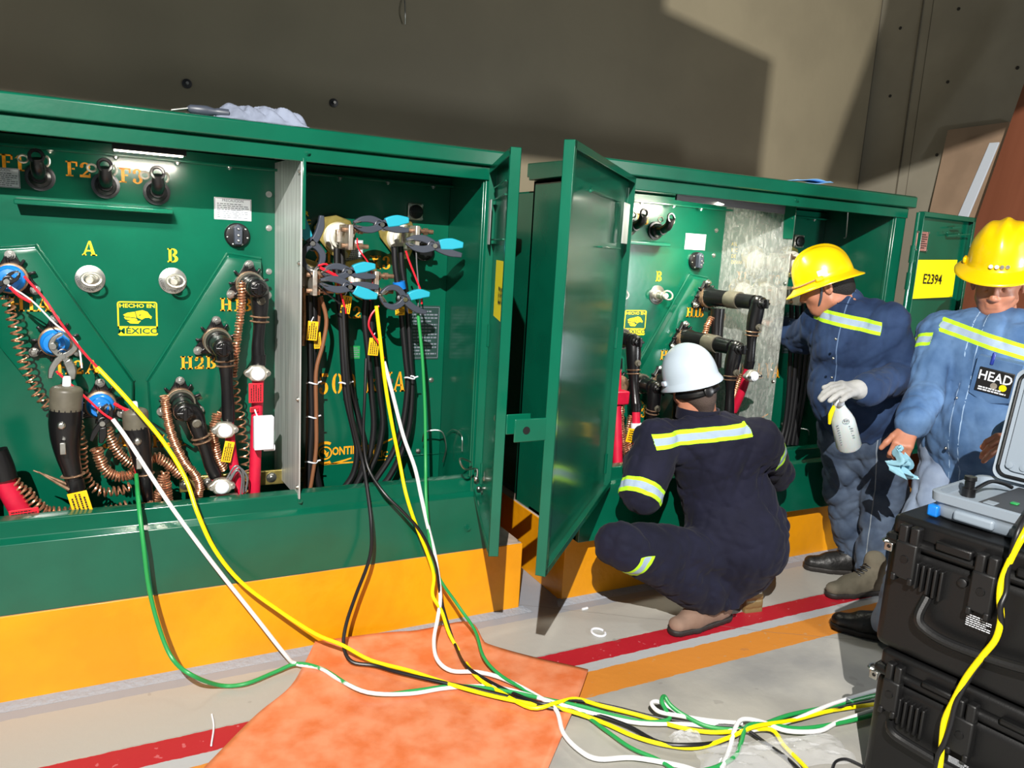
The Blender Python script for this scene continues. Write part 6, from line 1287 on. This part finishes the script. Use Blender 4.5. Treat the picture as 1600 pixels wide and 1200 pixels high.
# ============================================================ right-hand worker with the HEAD badge
t = thing('person', at(1400, 985, Z=0), 'person in light denim shirt and yellow helmet with a black badge, looking down', 'person')
fw = nrm((-.96, -.28, 0)); rt = nrm(np.cross(fw, UP))
neck, che, wai, pel = at(1562, 520, Y=2.04), at(1550, 570, Y=1.98), at(1545, 650, Y=1.97), at(1535, 710, Y=2.0)
sh_r, el_r, wr_r = at(1472, 525, Y=2.16), at(1450, 608, Y=2.10), at(1427, 658, Y=2.00)
sh_l, el_l, wr_l = at(1632, 540, Y=1.82), at(1660, 665, Y=1.66), at(1592, 685, Y=1.58)
hip_r, kn_r, an_r = at(1492, 715, Y=2.08), at(1446, 830, Y=2.06), at(1402, 962, Z=.14)
hip_l = hip_r-rt*.26; kn_l = kn_r-rt*.26+fw*.0; an_l = an_r-rt*.30
hf = nrm((-.84, -.40, -.30)); F = frame(hf); hd = at(1560, 442, Y=2.00)
s = SDF(); head(s, hd, F, sc=H*1.04); s.cone(neck, hd-F[:, 2]*.05*H-F[:, 1]*.03*H, .064*H, .058*H, .02)
s.chain([neck, che, wai, pel], rr(.07, .13, .16, .14), .05, flat=(fw, .8)); s.cone(sh_l, sh_r, .06*H); s.chain([sh_l, el_l, wr_l], rr(.05, .042, .030)); s.chain([sh_r, el_r, wr_r], rr(.05, .042, .030))
s.chain([hip_l, kn_l, an_l], rr(.08, .055, .04)); s.chain([hip_r, kn_r, an_r], rr(.08, .055, .04))
d = nrm(at(1408, 702, Y=1.97)-wr_r); x_ = nrm(np.cross(d, nrm(wr_r-CAM))); bk_ = -nrm(np.cross(x_, d)); bk_ = -bk_ if np.dot(bk_, wr_r-CAM) > 0 else bk_
x_ = nrm(np.cross(d, bk_)); hand(s, wr_r+d*.035, np.stack([x_, d, np.cross(x_, d)], 1), side=1, curl=(.75, .85, .9, .95), thumb=(.45, .95), spread=.05)
hr = wr_r+d*.10
wr_l = wr_l+V((-.03, 0, .0)); d = nrm(at(1520, 704, Y=1.50)-wr_l); bk_ = nrm(UP*.55-(wr_l-CAM)*.5+0*d); bk_ = nrm(bk_-d*np.dot(bk_, d)); x_ = np.cross(d, bk_); hand(s, wr_l+d*.02, np.stack([x_, d, np.cross(x_, d)], 1), side=-1, curl=(.15, .3, .7, .8), thumb=(.8, .5), spread=.18)
sdfobj('body', s, .0046, M['skin'], t, smooth=1)
s = SDF(); s.chain([che+UP*.02, wai, pel+UP*.0], rr(.205, .225, .215), .09, flat=(fw, .80)); s.ell(wai+fw*.06*H-UP*.02, rr(.18, .15, .19), frame(fw), .09); s.cone(pel, pel-UP*.13, .205*H, .20*H, .05, flat=(fw, .85)); s.cone(sh_l, sh_r, .092*H, None, .07); s.cone(neck-UP*.03, che, .10*H, .15*H, .05)
s.chain([sh_l, el_l, wr_l], rr(.092, .078, .056), .012); s.chain([sh_r, el_r, wr_r], rr(.092, .070, .053), .012); s.cone(wr_r-(wr_r-el_r)*.22, wr_r, .063*H, .061*H, .005); s.cone(wr_l-(wr_l-el_l)*.2, wr_l, .062*H, .06*H, .008)
s.plane(pel-UP*.155, nrm(-UP+rt*.05)); s.cone(neck+UP*.015, hd, .074*H, .07*H, .004, op=1); s.cone(neck+fw*.10+UP*.07, neck+fw*.12-UP*.05, .045*H, .012*H, .01, op=1)
f1 = fold_noise(43, .009*H, (4, 8), 6); f2 = fold_noise(44, .005*H, (10, 20), 5)
bl, br = at(1481, 524, Y=1.94), at(1600, 560, Y=1.72); bz = nrm(np.cross(nrm(br-bl), fw)); bz = bz if bz[2] > 0 else -bz; ua = nrm(el_r-sh_r)
tst = lambda P: ((P-che) @ fw > .03) & ((P-che) @ rt < .19)
bands = limb_band([((bl+br)/2, bz, .6, tst), (sh_r+ua*.07, ua, .14, lambda P: (P-che) @ rt > .205)])
seamx = lambda P: np.where(((P-che) @ fw > 0), np.minimum(np.abs((P-che) @ rt-.02), np.abs((P-che) @ rt-.062))*K, .2)
shirt = sdfobj('denim_shirt', s, .0072, M['denim'], t, post=lambda P, d_: d_+f1(P)+f2(P), attr={'band': bands, 'seam': seamx})
obj('shirt_collar', MB().rings([[neck+UP*(.02+.02*z_)+frame(fw) @ V((math.cos(a)*(.086+.012*z_)*H, math.sin(a)*(.086+.012*z_)*H, 0)) for a in np.linspace(-4.25, 1.1, 24)] for z_ in (-1.6, .8)]+[[neck+UP*(.02+.02*z_)+frame(fw) @ V((math.cos(a)*(.096+.016*(-z_*.5+.4))*H, math.sin(a)*(.096+.016*(-z_*.5+.4))*H, 0)) for a in np.linspace(-4.25, 1.1, 24)] for z_ in (.8, -1.4)], cap=False), M['denimp'], t, smooth=60)
s = SDF(); s.cone(hip_l+UP*.06, hip_r+UP*.06, .14*H, None, .05); s.chain([hip_l, kn_l, an_l-UP*.03], rr(.118, .092, .080), .03); s.chain([hip_r, kn_r, an_r-UP*.03], rr(.118, .092, .080), .03); s.plane(V((0, 0, .07)), -UP)
sdfobj('jeans', s, .0085, M['jeansl'], t, post=lambda P, d_: d_+f3(P))
boot(t, at(1402, 968, Z=.10), at(1340, 972, Z=.05), M['bootb'], M['sole'], r=1.2); boot(t, an_l-UP*.04, an_l+fw*.2-UP*.1, M['bootb'], M['sole'])
h, W = helmet(t, hd+F[:, 2]*.084*H-F[:, 1]*.010, F, M['helmy'], full=True, front=.02)
for i, x in enumerate((-.035, -.018, -.001, .018)):
    y_ = .140*math.sqrt(max(0, 1-(x/.116)**2)); c = W(x, y_+.006, .022); obj('reflective_dot', MB().lathe(c, nrm(F[:, 1]+F[:, 0]*x*4), [(0, .0085), (.003, .008)], 14), M['geye'] if i < 2 else M['label'], h)
for i, q in enumerate(((1517, 562), (1506, 590), (1495, 622), (1486, 662), (1478, 700))):
    r_ = ray(*q); p = CAM+r_*((np.dot(wai+fw*(.235 if i > 1 else .20)-CAM, fw))/np.dot(r_, fw)); obj('button', MB().sphere(p, .007, 8, 6), M['steel'], t)
# badge and pocket
def chest(px, py, d_=.195): r_ = ray(px, py); return CAM+r_*((np.dot(che+fw*d_-CAM, fw))/np.dot(r_, fw))
bc = chest(1554, 597, .225); bu = nrm(chest(1578, 603, .225)-chest(1530, 591, .225)); bw = nrm(UP*.98+fw*.10); bn_ = nrm(np.cross(bu, bw)); bn_ = bn_ if np.dot(bn_, fw) > 0 else -bn_; bw = nrm(np.cross(bn_, bu)); bw = bw if bw[2] > 0 else -bw
pk = obj('chest_pocket', MB().prism([bc+bu*.085+bw*.095, bc-bu*.085+bw*.095, bc-bu*.085-bw*.07, bc-bu*.01-bw*.10, bc+bu*.085-bw*.07], -bn_*.06), M['denimp'], t, bevel=.003)
bg = obj('badge', MB().obox(bc+bn_*.003, bu*.066, bn_*.003, bw*.052), M['ink'], t, bevel=.003)
g = MB(); btext(g, 'HEAD', bc+bn_*.006+bw*.018, .056, bu, bw, bn_, wid=.86, bold=.015); obj('badge_lettering', g, M['label'], bg, smooth=0); g = MB(); textlines(g, bc+bn_*.006-bw*.036, .105, .020, 2, bu, bw, bn_, th=.001, fill=.6); obj('badge_lettering', g, M['label'], bg, smooth=0)
obj('badge_dot', MB().lathe(bc+bn_*.006-bw*.016+bu*.002, bn_, [(0, .013), (.001, .013)], 20), M['geye'], bg); obj('badge_dot', MB().lathe(bc+bn_*.006-bw*.016+bu*.036, bn_, [(0, .014), (.001, .014)], 20), M['yel'], bg)
obj('pen', MB().lathe(bc+bu*-.028+bw*.07-bn_*.0, bw, [(0, .007), (.045, .007), (.05, .004)], 10), mat('blue_pen', (30, 50, 140), .4), t)
# crumpled blue wipe in his right hand
c = at(1413, 722, Y=1.96); mb = MB(); r2 = np.random.default_rng(8); n = 16; vs = []
for j in range(n):
    for i in range(n):
        u, v = i/(n-1)-.5, j/(n-1); vs.append(at(1408, 700, Y=1.96)+V((.17*u*(.25+v*.9)*.6+.03*v, .03*math.sin(u*19+v*5)*(.3+v)+.02*math.sin(v*11), -.12*v-.03*u*v+.012*math.sin(u*13+v*9))))
mb.add(vs, [(j*n+i, j*n+i+1, (j+1)*n+i+1, (j+1)*n+i) for j in range(n-1) for i in range(n-1)])
o = solo('wipe', mb, mat('light_blue_film_wrapper', (140, 186, 204), .18, bump=.2, bscale=40), 'crumpled light blue wrapper held in the hand of the worker with the badge', 'wrapper', smooth=30); solid(o, .002)
